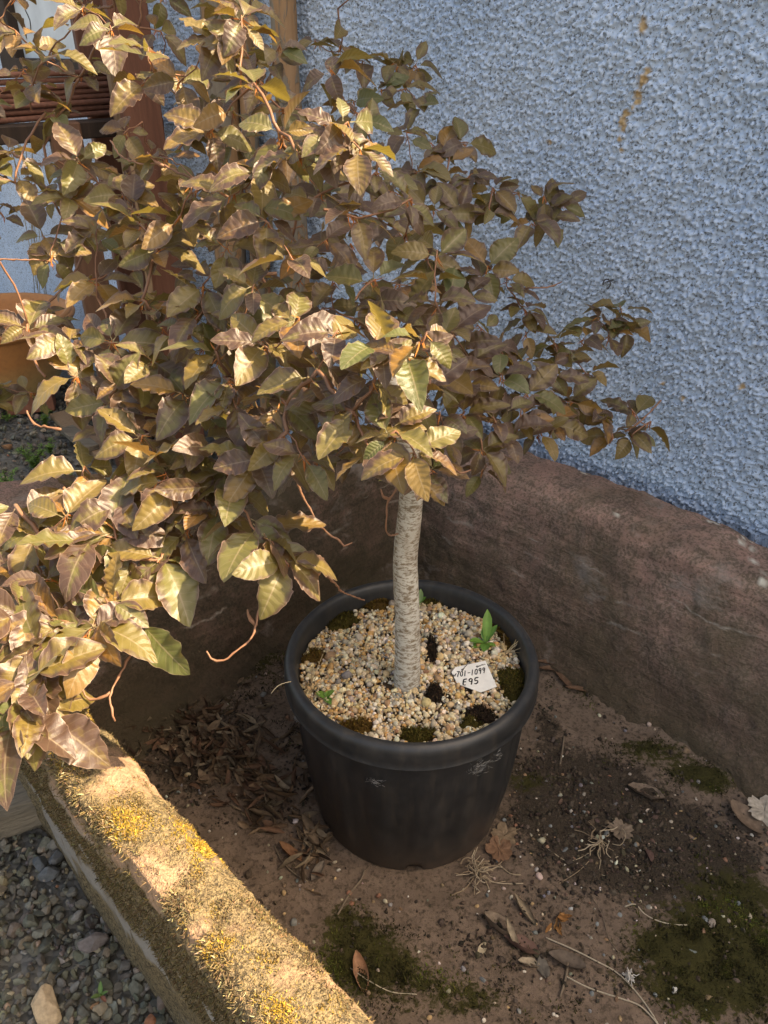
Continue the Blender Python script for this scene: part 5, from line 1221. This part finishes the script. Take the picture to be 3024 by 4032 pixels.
lobed_leaf(1965, 3345, 0.028, 1.9, (0.19, 0.105, 0.06), 'reddish brown dead leaf tucked under a tan one by the pot', 0.3, 0.008)
lobed_leaf(2445, 3270, 0.026, 2.9, (0.20, 0.15, 0.105), 'pale brown lobed dead leaf caught beside a clump of dry roots', 0.4, 0.006)
lobed_leaf(3010, 3195, 0.036, 1.0, (0.42, 0.36, 0.28), 'pale bleached lobed dead leaf at the foot of the right trough wall', 0.3, 0.006)
dead_leaf(2930, 3225, 0.075, 0.032, 0.7, 0.5, (0.20, 0.14, 0.095), 'broad brown dead leaf folded along its midrib near a bleached leaf', 0, 0.15, 0.3)
dead_leaf(2540, 3130, 0.070, 0.026, 1.0, 1.2, (0.19, 0.14, 0.10), 'long brown dead leaf curling on the dark soil', 0.05, 0.1, 0.4)
dead_leaf(1415, 3830, 0.062, 0.016, 1.3, 0.25, (0.30, 0.16, 0.09), 'narrow reddish dead leaf lying on moss under the sunny rim', 0, 0.15, 0.2)
dead_leaf(1950, 3650, 0.055, 0.026, 1.3, 0.9, (0.20, 0.15, 0.105), 'curled grey-brown dead leaf topmost of a loose cluster on the floor', 0.1, 0.2, 0.6)
dead_leaf(2010, 3680, 0.050, 0.010, 1.6, 0.4, (0.30, 0.24, 0.165), 'thin rolled straw-brown leaf edge standing beside a curled leaf', 0, 0.5, 0.3, 0.5, 0.010)
dead_leaf(2050, 3735, 0.060, 0.022, 1.5, 1.1, (0.17, 0.10, 0.075), 'torn dark red-brown dead leaf with curled edges', 0.15, 0.1, 0.5)
dead_leaf(2060, 3585, 0.055, 0.014, 2.0, 0.5, (0.30, 0.23, 0.15), 'tightly rolled pale brown dead leaf on bare clay', 0, 0.1, 0.2)
dead_leaf(2080, 3800, 0.035, 0.012, 1.4, 1.4, (0.36, 0.29, 0.20), 'small pale curled leaf piece beside a grey leaf blade', 0, 0.2, 0.4)
dead_leaf(2138, 3810, 0.036, 0.010, 0.4, 0.1, (0.12, 0.105, 0.085), 'smooth grey leaf blade lying flat on clay', 0, 0.0, 0.1)
dead_leaf(1898, 3735, 0.022, 0.008, 1.2, -0.7, (0.40, 0.33, 0.22), 'tiny pale curled leaf scrap on dark moss', 0, 0.2, 0.3)
dead_leaf(1140, 3200 + 160, 0.055, 0.014, 1.4, 0.9, (0.24, 0.12, 0.06), 'rust brown dead leaf lodged against the left foot of the pot', 0, 0.1, 0.3, 0.4, 0.006)
dead_leaf(1250, 3430, 0.040, 0.012, 1.5, -0.5, (0.16, 0.13, 0.10), 'dull grey curled leaf on bare clay left of the pot', 0, 0.1, 0.3)
dead_leaf(2230, 3790, 0.060, 0.018, 1.2, 1.2, (0.13, 0.10, 0.075), 'dark flattened dead leaf under a thin stick', 0, 0.05, 0.2)
# rusty cluster of small bracts
p = floor_at(2210, 3620); e = empty('seed_husk', p, 'cluster of small orange-brown withered bracts on bare clay', 'husk')
for k in range(12):
    mb = MB(); a = rl.uniform(0, 6.28); V, f_, c_ = curled(rl.uniform(0.012, 0.022), 0.004, 1.2, 0.6, rl, np.array([(0.26, 0.12, 0.04), (0.34, 0.17, 0.06)][k % 2]), 4, 4)
    mb.add(orient(V, a, rl.uniform(-0.3, 0.5), rl.uniform(-1, 1), p + np.array([rl.normal(0, 0.010), rl.normal(0, 0.012), 0.003 + rl.uniform(0, 0.006)])), f_, c_); link('bract', mb.mesh('bract'), M['dead'], e)
# root clumps
def root_clump(px, py, n, r, label, long_):
    b = floor_at(px, py, 0.004); paths = []
    for k in range(n):
        a = rl.uniform(0, 6.28); L = rl.uniform(0.4, 1.0) * r; q = [b + np.array([rl.normal(0, r * 0.15), rl.normal(0, r * 0.15), rl.uniform(0.002, 0.016)])]
        for s in range(4):
            a += rl.normal(0, 0.6); q.append(q[-1] + np.array([math.cos(a) * L / 4, math.sin(a) * L / 4, rl.normal(0, 0.003)])); q[-1][2] = max(q[-1][2], b[2] - 0.001)
        paths.append(q)
    for pts in long_: paths.append([floor_at(x, y, 0.003) for x, y in pts])
    rads = [rl.uniform(0.0006, 0.0012) for _ in paths]
    return fibres('root_clump', paths, rads, [(0.34, 0.265, 0.17), (0.42, 0.34, 0.23), (0.26, 0.19, 0.12)], label, 'roots')
root_clump(1880, 3440, 34, 0.05, 'tangle of pale dry roots pushed against the foot of the pot', [[(1850, 3420), (1935, 3470), (2000, 3480), (2060, 3478)], [(1870, 3450), (1830, 3500), (1780, 3525)], [(1960, 3400), (2010, 3440), (2050, 3445)], [(1840, 3470), (1890, 3510), (1875, 3520)]])
root_clump(2370, 3320, 22, 0.055, 'clump of wiry dry roots on the dark soil in front of the wall', [[(2380, 3290), (2330, 3350), (2240, 3390), (2160, 3345)], [(2370, 3330), (2290, 3420), (2200, 3480)], [(2360, 3280), (2420, 3230), (2400, 3215)], [(2380, 3330), (2360, 3430), (2390, 3450)], [(2440, 3330), (2500, 3370)]])
# straws and sticks
SL = [([(2150, 3692), (2250, 3735), (2340, 3780), (2430, 3830), (2500, 3900), (2560, 3980), (2590, 4032), (2600, 4060)], 0.0013, 'long pale straw with a white fluff caught on it, running to the near floor'),
      ([(2230, 3845), (2320, 3890), (2440, 3930), (2520, 3960), (2580, 4020), (2600, 4050)], 0.0013, 'second long pale straw joining the fluffed one at its end'),
      ([(2460, 3570), (2500, 3560), (2540, 3600), (2590, 3625), (2650, 3640), (2705, 3642)], 0.0012, 'short wavy pale straw on bare clay'),
      ([(2330, 3530), (2370, 3600), (2400, 3700), (2435, 3750)], 0.0007, 'fine dark stalk curving over bare clay'), ([(1380, 3812), (1450, 3860), (1540, 3905), (1640, 3915)], 0.0009, 'thin straw springing from the sunny mossy rim over the moss'),
      ([(1330, 3600), (1375, 3520), (1420, 3465), (1435, 3425)], 0.0017, 'bare grey twig leaning by the foot of the pot'), ([(2205, 3925), (2225, 3860), (2237, 3790)], 0.0022, 'stiff brown stick lying across a dark leaf'),
      ([(1080, 3330), (1110, 3390), (1160, 3440), (1210, 3470)], 0.0013, 'thin dark broken stalk on clay left of the pot'), ([(2205, 3010), (2215, 2950), (2220, 2900)], 0.0020, 'short upright brown stick on soil right of the pot')]
for pts, r_, lab in SL:
    fibres('dry_stalk', [[floor_at(x, y, 0.004) for x, y in pts]], r_, [(0.42, 0.36, 0.26)] if 'pale' in lab or 'second' in lab or 'thin straw' in lab else [(0.17, 0.13, 0.09)], lab, 'stalk')
q = floor_at(2475, 3848, 0.005); mb = MB()
for k in range(70):
    a = q + rl.normal(0, 0.0035, 3); b = a + rl.normal(0, 0.004, 3); mb.add(*tube([a, (a + b) / 2 + rl.normal(0, 0.001, 3), b], 0.0007, 3, False), col=(0.66, 0.63, 0.57))
link('seed_fluff', mb.mesh('seed_fluff'), M['web'], label='white tuft of seed fluff caught on a straw', cat='fluff')
# bark strips by the right foot of the wall
for k, (px, py, L, yaw) in enumerate(((2160, 2610, 0.055, 1.45), (2165, 2635, 0.050, 1.5), (2220, 2680, 0.06, 0.5), (2280, 2715, 0.06, 1.4))):
    dead_leaf(px, py, L, 0.010, 1.0, yaw, (0.15, 0.085, 0.05), ['reddish bark strip beside the pot rim on the soil', 'lower reddish bark strip of a stacked pair by the pot', 'dark bark curl leaning on the foot of the right wall', 'flat dark bark flake at the foot of the right wall'][k], 0, 0.05, 0.1, 0.1, 0.004)

# pebbles one can count on the floor
PEB = [(1318, 3397, 11, 0), (1333, 3427, 9, 1), (1320, 3460, 7, 2), (1118, 3518, 13, 2), (1232, 3507, 6, 2), (2165, 3660, 8, 2), (1878, 3570, 10, 2), (1880, 3600, 6, 1), (2225, 3350, 16, 3), (2240, 3395, 8, 3), (2225, 3410, 7, 1), (2095, 3560, 9, 2), (2110, 3640, 8, 2), (1900, 3860, 15, 3), (2065, 3827, 9, 1), (2130, 3855, 6, 1), (1998, 3972, 8, 2), (2180, 3995, 8, 1), (2192, 4002, 7, 1), (2330, 3915, 12, 3), (2905, 3560, 13, 3), (2775, 3625, 16, 3), (2800, 3640, 18, 4), (2735, 3610, 11, 5), (2560, 3577, 9, 1), (2570, 3565, 9, 3), (2440, 3605, 11, 3), (2515, 3810, 10, 3), (2030, 3255, 13, 5), (2035, 3325, 10, 5), (2090, 3362, 6, 2), (2010, 3215, 14, 5), (1985, 3230, 12, 3), (2165, 3255, 12, 3), (2245, 3190, 7, 1), (2590, 3290, 9, 4), (2680, 3195, 9, 2), (2740, 3150, 8, 1), (2835, 3200, 10, 1), (2790, 3335, 9, 4), (2640, 3350, 10, 3), (2960, 3290, 9, 1), (2480, 3050, 9, 4), (2400, 3060, 10, 5), (2300, 3200, 12, 3), (2520, 3350, 8, 1), (1490, 3530, 14, 5), (1375, 3520, 14, 5), (1385, 3560, 15, 5), (1120, 3600, 8, 2), (2580, 3920, 11, 3), (2480, 3560, 12, 3), (3000, 3420, 12, 5), (2870, 3450, 9, 3), (2050, 2950, 7, 1), (2090, 3080, 8, 1), (2110, 2870, 8, 3), (1690, 4010, 12, 2), (1905, 4020, 11, 1), (2350, 3640, 9, 3)]
PC = [(0.55, 0.46, 0.32), (0.58, 0.53, 0.44), (0.44, 0.30, 0.15), (0.17, 0.185, 0.18), (0.30, 0.25, 0.20), (0.27, 0.13, 0.08)]
PN = ['cream', 'off-white', 'ochre', 'blue-grey', 'dull beige', 'brick-red']
for (px, py, r_, c_) in PEB:
    p = floor_at(px, py); s = r_ * 1.45 / FPX * 0.85; me = pebbles('pebble', np.array([p + [0, 0, s * 0.35]]), np.array([s]), np.array([PC[c_]]) * rl.uniform(0.8, 1.1), rl, ICO2, 0.035, (0.5, 0.75), 0.3, c_ not in (3, 5), 0.3 if c_ in (3, 5) else 0.12)
    link('pebble', me, M['gravel'], label='loose %s pebble lying on the trough floor' % PN[c_], cat='pebble', group='%s pebbles on the trough floor' % PN[c_])

# ================================================================== BEYOND THE TROUGH
ROT45 = math.radians(45)
def at_n(px, py, n): d = ray(px, py); t = n / ((d[0] + d[1]) * R2); return np.array([d[0] * t, d[1] * t, CAMZ + d[2] * t])
def at_m(px, py, m): d = ray(px, py); t = m / ((d[1] - d[0]) * R2); return np.array([d[0] * t, d[1] * t, CAMZ + d[2] * t])
def post(px, py, n, w, dth, z0, z1, mat, label, name='timber_post', cat='post', lean=0.0):
    c = at_n(px, py, n); V, fs = bevel_box(w, dth, z1 - z0, 0.004, 0.0006, int(px)); V = rotz(V, ROT45 * 0.6); V[:, 0] += lean * V[:, 2]
    mb = MB(); mb.add(V + [c[0], c[1], z0], fs); return link(name, mb.mesh(name, False), M[mat], label=label, cat=cat)
post(355, 125, 1.42, 0.105, 0.075, 0.0, 2.3, 'red', 'red stained timber post rising behind the steel bars')
post(508, 125, 1.36, 0.115, 0.07, 0.0, 2.3, 'red', 'second red stained timber post, beside a pale batten')
post(250, 500, 1.20, 0.095, 0.07, 0.0, 1.20, 'brown', 'short dark brown post carrying the bundle of steel bars')
post(452, 165, 1.40, 0.075, 0.05, 0.0, 1.42, 'tan', 'bare sawn board between the two red posts', 'board', 'board')
c = at_n(520, 800, 1.27); V, fs = bevel_box(0.020, 0.014, 1.15, 0.002); V[:, 0] += 0.02 * V[:, 2]; mb = MB(); mb.add(rotz(V, 0.3) + [c[0], c[1], 0.0], fs); link('batten', mb.mesh('batten', False), M['tan'], label='thin pale wooden batten leaning by a red post', cat='batten')
post(600, 900, 1.42, 0.13, 0.03, 0.0, 1.05, 'brown', 'wide brown board standing behind the foliage', 'board', 'board')
# bundle of rusty bars lying across, their ends against the wall
bars = []
for k in range(11):
    z = 1.205 + 0.017 * (k % 8); dm = 0.02 * (k // 8) + 0.004 * math.sin(k * 2.3)
    a = NM(0.35, 2.62 + dm, z + 0.006 * math.sin(k)); b = NM(1.585, 2.74 + dm * 1.3, z + 0.01); mid = (a + b) / 2 + [0, 0, -0.003]
    V, fs = tube(smooth_path([a, mid, b], 0.1), 0.0088, 10); link('steel_bar', make_mesh('steel_bar', V, fs), M['rust'], label='rusty steel bar in the bundle stacked across the brown post', cat='bar', group='bundle of rusty steel bars')
V, fs = bevel_box(0.09, 0.9, 0.05, 0.004, 0.0006, 3); mb = MB(); mb.add(rotz(V, -ROT45) + NM(1.1, 2.66, 1.148), fs); link('cross_beam', mb.mesh('cross_beam', False), M['dark'], label='dark timber beam under the bundle of rusty bars', cat='beam')
# boarded window on the house wall, dark frame
win = empty('boarded_window', NM(WN, 3.55, 1.3), 'pale boarded window with a dark brown timber frame in the blue wall', 'window')
def wall_box(m0, m1, z0, z1, n0, n1, mat, nm, parent):
    V, fs = bevel_box(m1 - m0, n1 - n0, z1 - z0, 0.004); V = rotz(V, math.radians(135)); mb = MB(); mb.add(V + NM((n0 + n1) / 2, (m0 + m1) / 2, z0), fs); return link(nm, mb.mesh(nm, False), M[mat], parent)
wall_box(2.99, 3.72, 1.36, 2.4, WN - 0.030, WN + 0.02, 'panel', 'panel', win)
wall_box(3.68, 3.84, 1.30, 2.45, WN - 0.07, WN + 0.02, 'dark', 'frame_stile', win); wall_box(2.87, 3.0, 1.42, 2.45, WN - 0.07, WN + 0.02, 'dark', 'frame_stile', win); wall_box(2.87, 3.68, 1.31, 1.365, WN - 0.075, WN + 0.02, 'dark', 'frame_rail', win)
mb = MB(); mb.add(*tube(smooth_path([at_n(88, 0, WN - .031), at_n(100, 40, WN - .031), at_n(118, 80, WN - .031), at_n(122, 130, WN - .031)], 0.02), 0.0022, 4)); link('crack', mb.mesh('crack'), M['ink'], win)
# logs with peeling bark leaning on the wall
def log(px0, py0, px1, py1, n, r, label, seed):
    a = at_n(px0, py0, n); b = at_n(px1, py1, n); dirv = (b - a); dirv /= dirv[2]
    base = a + dirv * (0.0 - a[2]); tp = a + dirv * (2.1 - a[2]); pth = smooth_path([base - dirv * 0.02, (base + tp) / 2 + NM(0.008, 0.01, 0), tp], 0.03)
    V, fs = tube(pth, r * np.linspace(1.08, 0.95, len(pth)), 22); k = len(pth) * 22; c0 = np.repeat(pth, 22, 0)
    V[:k] = c0 + (V[:k] - c0) * (1 + 0.09 * fbm(V[:k] * [1, 1, 0.35], 30, 3, seed=seed))[:, None]; link('peeled_log', make_mesh('peeled_log', V, fs), M['log'], label=label, cat='log')
log(870, 300, 890, 700, 1.50, 0.050, 'thick orange log with peeling bark standing against the blue wall', 5)
log(1118, 100, 1135, 400, 1.535, 0.036, 'thinner half-barked log standing against the wall, beside a thicker one', 6)
log(985, 500, 1010, 900, 1.545, 0.026, 'slender pale log standing between two thicker logs', 7)

# terracotta bowl on bricks
bc = P(-40, 1585, 0.075); bc = np.array([bc[0], bc[1] + 0.20, 0.075])
bowl = empty('terracotta_bowl', bc, 'big orange terracotta bowl standing on bricks beyond the trough', 'bowl')
pr = [(0.01, 0.0), (0.20, 0.0), (0.215, 0.006), (0.24, 0.05), (0.275, 0.12), (0.30, 0.20), (0.312, 0.27), (0.318, 0.285), (0.335, 0.288), (0.338, 0.30), (0.336, 0.33), (0.325, 0.337), (0.312, 0.332), (0.300, 0.30), (0.28, 0.22), (0.25, 0.15), (0.01, 0.13)]
pr = np.array(pr); th = np.arange(72) * 2 * math.pi / 72
R_ = pr[:, 0][:, None]; V = np.stack([bc[0] + R_ * np.cos(th), bc[1] + R_ * np.sin(th), bc[2] + np.repeat(pr[:, 1][:, None], 72, 1)], -1).reshape(-1, 3)
f4 = grid_faces(len(pr), 72, wrap_c=True); cut = 7 * 72
me = make_mesh('body', V, f4); add_attr(me, 'low', (V[:, 2] - bc[2]) / 0.34); link('body', me, M['terra'], bowl)
V2, fs2 = tube([[bc[0] + 0.3375 * math.cos(a), bc[1] + 0.3375 * math.sin(a), bc[2] + 0.315] for a in np.linspace(0, 2 * math.pi, 73)], 0.012, 8, False); me = make_mesh('rim_roll', V2, fs2); add_attr(me, 'low', np.full(len(V2), 0.9)); link('rim_roll', me, M['terra'], bowl)
for k, (x, y, a, mt, lab) in enumerate(((0.13, -0.10, 0.3, 'brick', 'red brick under the terracotta bowl'), (-0.10, -0.14, 1.2, 'block', 'grey concrete block under the terracotta bowl'), (0.02, 0.15, 0.2, 'brick', 'red brick under the rear of the terracotta bowl'))):
    V, fs = bevel_box(0.20, 0.10, 0.075, 0.004, 0.0008, k); mb = MB(); mb.add(rotz(V, a) + [bc[0] + x, bc[1] + y, 0.0], fs); link('brick' if mt == 'brick' else 'concrete_block', mb.mesh('brick', False), M[mt], label=lab, cat='brick')
# planks lying on the gravel
for k, (px0, py0, px1, py1, w, mt, lab) in enumerate(((240, 1640, 420, 1800, 0.09, 'tan', 'short tan plank lying on the gravel beyond the trough'), (270, 1720, 370, 1800, 0.06, 'grey', 'grey weathered plank lying beside a tan one'), (330, 1600, 470, 1720, 0.07, 'brown', 'brown plank lying behind the tan one on the gravel'))):
    a = P(px0, py0, 0.01); b = P(px1, py1, 0.01); L = np.linalg.norm(b - a); V, fs = bevel_box(L, w, 0.022, 0.003, 0.0008, k); mb = MB(); mb.add(rotz(V, math.atan2(b[1] - a[1], b[0] - a[0])) + (a + b) / 2 + [0, 0, 0.004 + 0.022 * (k == 1)], fs); link('plank', mb.mesh('plank', False), M[mt], label=lab, cat='plank')
# weathered timber end beside the trough
a = P(-60, 3210, 0.05); V, fs = bevel_box(0.30, 0.10, 0.085, 0.008, 0.001, 5)
gx = 40; xs = np.linspace(-0.15, 0.15, gx); ysn = np.linspace(0, 2 * math.pi, 33)[:-1]
XX, TT = np.meshgrid(xs, ysn, indexing='ij'); cy_ = np.sign(np.cos(TT)) * np.abs(np.cos(TT)) ** 0.45 * 0.055; cz_ = np.sign(np.sin(TT)) * np.abs(np.sin(TT)) ** 0.45 * 0.045
q3 = np.stack([XX * 1.2, cy_ * 9, cz_ * 9], -1).reshape(-1, 3); ridge = fbm(q3 * [1.5, 7, 7], 1.6, 3, seed=6).reshape(XX.shape) * 0.13
V = np.stack([XX, cy_ * (1 + ridge), cz_ * (1 + ridge) + 0.047], -1).reshape(-1, 3); Vc = np.concatenate([V, [[-0.15, 0, 0.047]], [[0.15, 0, 0.047]]])
k32 = np.arange(32); caps = np.concatenate([np.stack([np.full(32, len(V)), (k32 + 1) % 32, k32], -1), np.stack([np.full(32, len(V) + 1), (gx - 1) * 32 + k32, (gx - 1) * 32 + (k32 + 1) % 32], -1)])
me = make_mesh('timber_offcut', Vc, [grid_faces(gx, 32, wrap_c=True), caps]); ob = link('timber_offcut', me, M['grey'], label='weathered grey timber offcut lying on gravel against the mossy trough', cat='timber')
tp_ = P(-20, 3185, 0.05); ob.location = (tp_[0], tp_[1], 0.0); ob.rotation_euler = (0, 0, 0.45); ob.scale = (0.75, 0.9, 0.9)
# low kerb stone and a stick beyond the end of the trough
V, fs = bevel_box(0.9, 0.20, 0.20, 0.03, 0.004, 8); kb = P(-150, 2010, 0.14); mb = MB(); mb.add(rotz(V, math.radians(12)) + [kb[0] - 0.1, kb[1], -0.02], fs); me = mb.mesh('kerb_stone')
for nm_ in ('mossy', 'cover', 'outer', 'nn', 'mm', 'lichen'): add_attr(me, nm_, np.zeros(len(me.vertices)))
add_attr(me, 'zz', np.full(len(me.vertices), 0.6)); link('kerb_stone', me, M['trough'], label='rough brown kerb stone lying just beyond the trough end', cat='stone')
# pale chipped stone and a small weed in the near gravel
p = P(185, 3965, 0.018); me = pebbles('stone', np.array([p]), np.array([0.030]), np.array([(0.42, 0.31, 0.19)]), np.random.default_rng(4), ICO2, 0.03, (0.4, 0.5), 0.2, False, 0.35); link('stone', me, M['gravel'], label='pale tan chipped stone on the grey gravel', cat='stone')
for (px, py, s_, c_, lab) in ((190, 3440, 0.021, (0.115, 0.118, 0.115), 'largest dark grey stone in the gravel beside the trough'), (160, 3400, 0.020, (0.10, 0.105, 0.105), 'dark grey angular stone leaning on the largest one'), (225, 3375, 0.018, (0.12, 0.12, 0.115), 'dark stone between the largest one and the trough'), (590, 4025, 0.015, (0.40, 0.17, 0.09), 'small orange-red stone at the foot of the mossy wall')):
    me = pebbles('stone', np.array([P(px, py, 0.012)]), np.array([s_]), np.array([c_]), np.random.default_rng(int(px)), ICO2, 0.02, (0.5, 0.7), 0.4, False, 0.4); link('stone', me, M['gravel'], label=lab, cat='stone')
W = lambda px, py: P(px, py, 0.008)
seedling(398, 3925, [(100, 50, 0.022, 0.008, 1.0, (0.12, 0.22, 0.05)), (200, 25, 0.016, 0.008, 1.0, (0.14, 0.2, 0.05)), (320, 20, 0.018, 0.007, 1.0, (0.25, 0.10, 0.06)), (20, 35, 0.014, 0.006, 1.0, (0.12, 0.22, 0.05))], 'tiny red and green weed in the gravel beside the trough', W, 'weed', 'weed')
def feathery(px, py, n, h, r, label, flower=False):
    b = P(px, py, 0.0); e = empty('weed', b, label, 'weed'); mb = MB()
    for k in range(n):
        a = rl.uniform(0, 6.28); tip = b + np.array([math.cos(a) * r * rl.uniform(0.2, 1), math.sin(a) * r * rl.uniform(0.2, 1), h * rl.uniform(0.5, 1)])
        path = smooth_path([b, (b + tip) / 2 + [0, 0, h * 0.18], tip], 0.012); V, f_ = tube(path, 0.0011, 4); mb.add(V, f_, (0.10, 0.17, 0.035))
        for q in path[1:]:
            for s in range(5):
                dd = rl.normal(0, 1, 3); dd[2] = abs(dd[2]) * 0.5; dd /= np.linalg.norm(dd); leaf_sheet(q, dd, [0, 0, 1], rl.uniform(0.010, 0.022), 0.006, 0.4, np.array((0.13, 0.23, 0.045)) * rl.uniform(0.6, 1.3), mb, 1.0, 2)
    link('leaves', mb.mesh('leaves'), M['green'], e)
    if flower:
        mb = MB(); c0 = b + [0.0, -0.02, h * 1.05]
        for k in range(10):
            a = k * 0.628; leaf_sheet(c0, [math.cos(a), math.sin(a), 0.15], [0, 0, 1], 0.013, 0.008, 0.3, (0.75, 0.48, 0.02), mb, 1.0, 3)
        V, f_ = tube([b, c0], 0.0011, 4); mb.add(V, f_, (0.1, 0.17, 0.04)); link('flower', mb.mesh('flower'), M['green'], e)
feathery(140, 1850, 12, 0.10, 0.06, 'feathery bright green weed, the tallest on the gravel'); feathery(40, 1930, 9, 0.08, 0.07, 'low spreading green weed by the kerb stone')
feathery(180, 1680, 8, 0.07, 0.05, 'green weed growing beside the planks'); feathery(90, 1590, 6, 0.06, 0.04, 'small green weed at the foot of the bowl'); feathery(265, 1920, 7, 0.07, 0.05, 'thin weed with a single yellow flower', True)
feathery(30, 1660, 5, 0.05, 0.04, 'small green sprig in front of the concrete block'); feathery(200, 1790, 6, 0.06, 0.05, 'straggly green weed between the planks and the tall weed')
# dried flower stems against the wall
b = P(10, 1500, 0.0) + np.array([0.0, 0.55, 0]); paths = []
for k in range(7):
    a = rl.uniform(-0.5, 0.5); tip = at_n(20 + 18 * k, 420 + 40 * rl.uniform(-1, 3), 1.42); paths.append([b + rl.normal(0, 0.02, 3) * [1, 1, 0], (b + tip) / 2 + rl.normal(0, 0.03, 3), tip])
mb = MB()
for p_ in paths:
    sp_ = smooth_path(p_, 0.05); mb.add(*tube(sp_, 0.0016, 4), col=(0.36, 0.28, 0.17))
    for q in range(26):
        s = sp_[-1] + rl.normal(0, 0.028, 3); mb.add(*tube([s, s + rl.normal(0, 0.007, 3)], 0.0035, 4), col=(0.50, 0.44, 0.28))
link('dried_stems', mb.mesh('dried_stems'), M['straw'], label='tall dried seed heads in front of the blue wall', cat='dried plant')
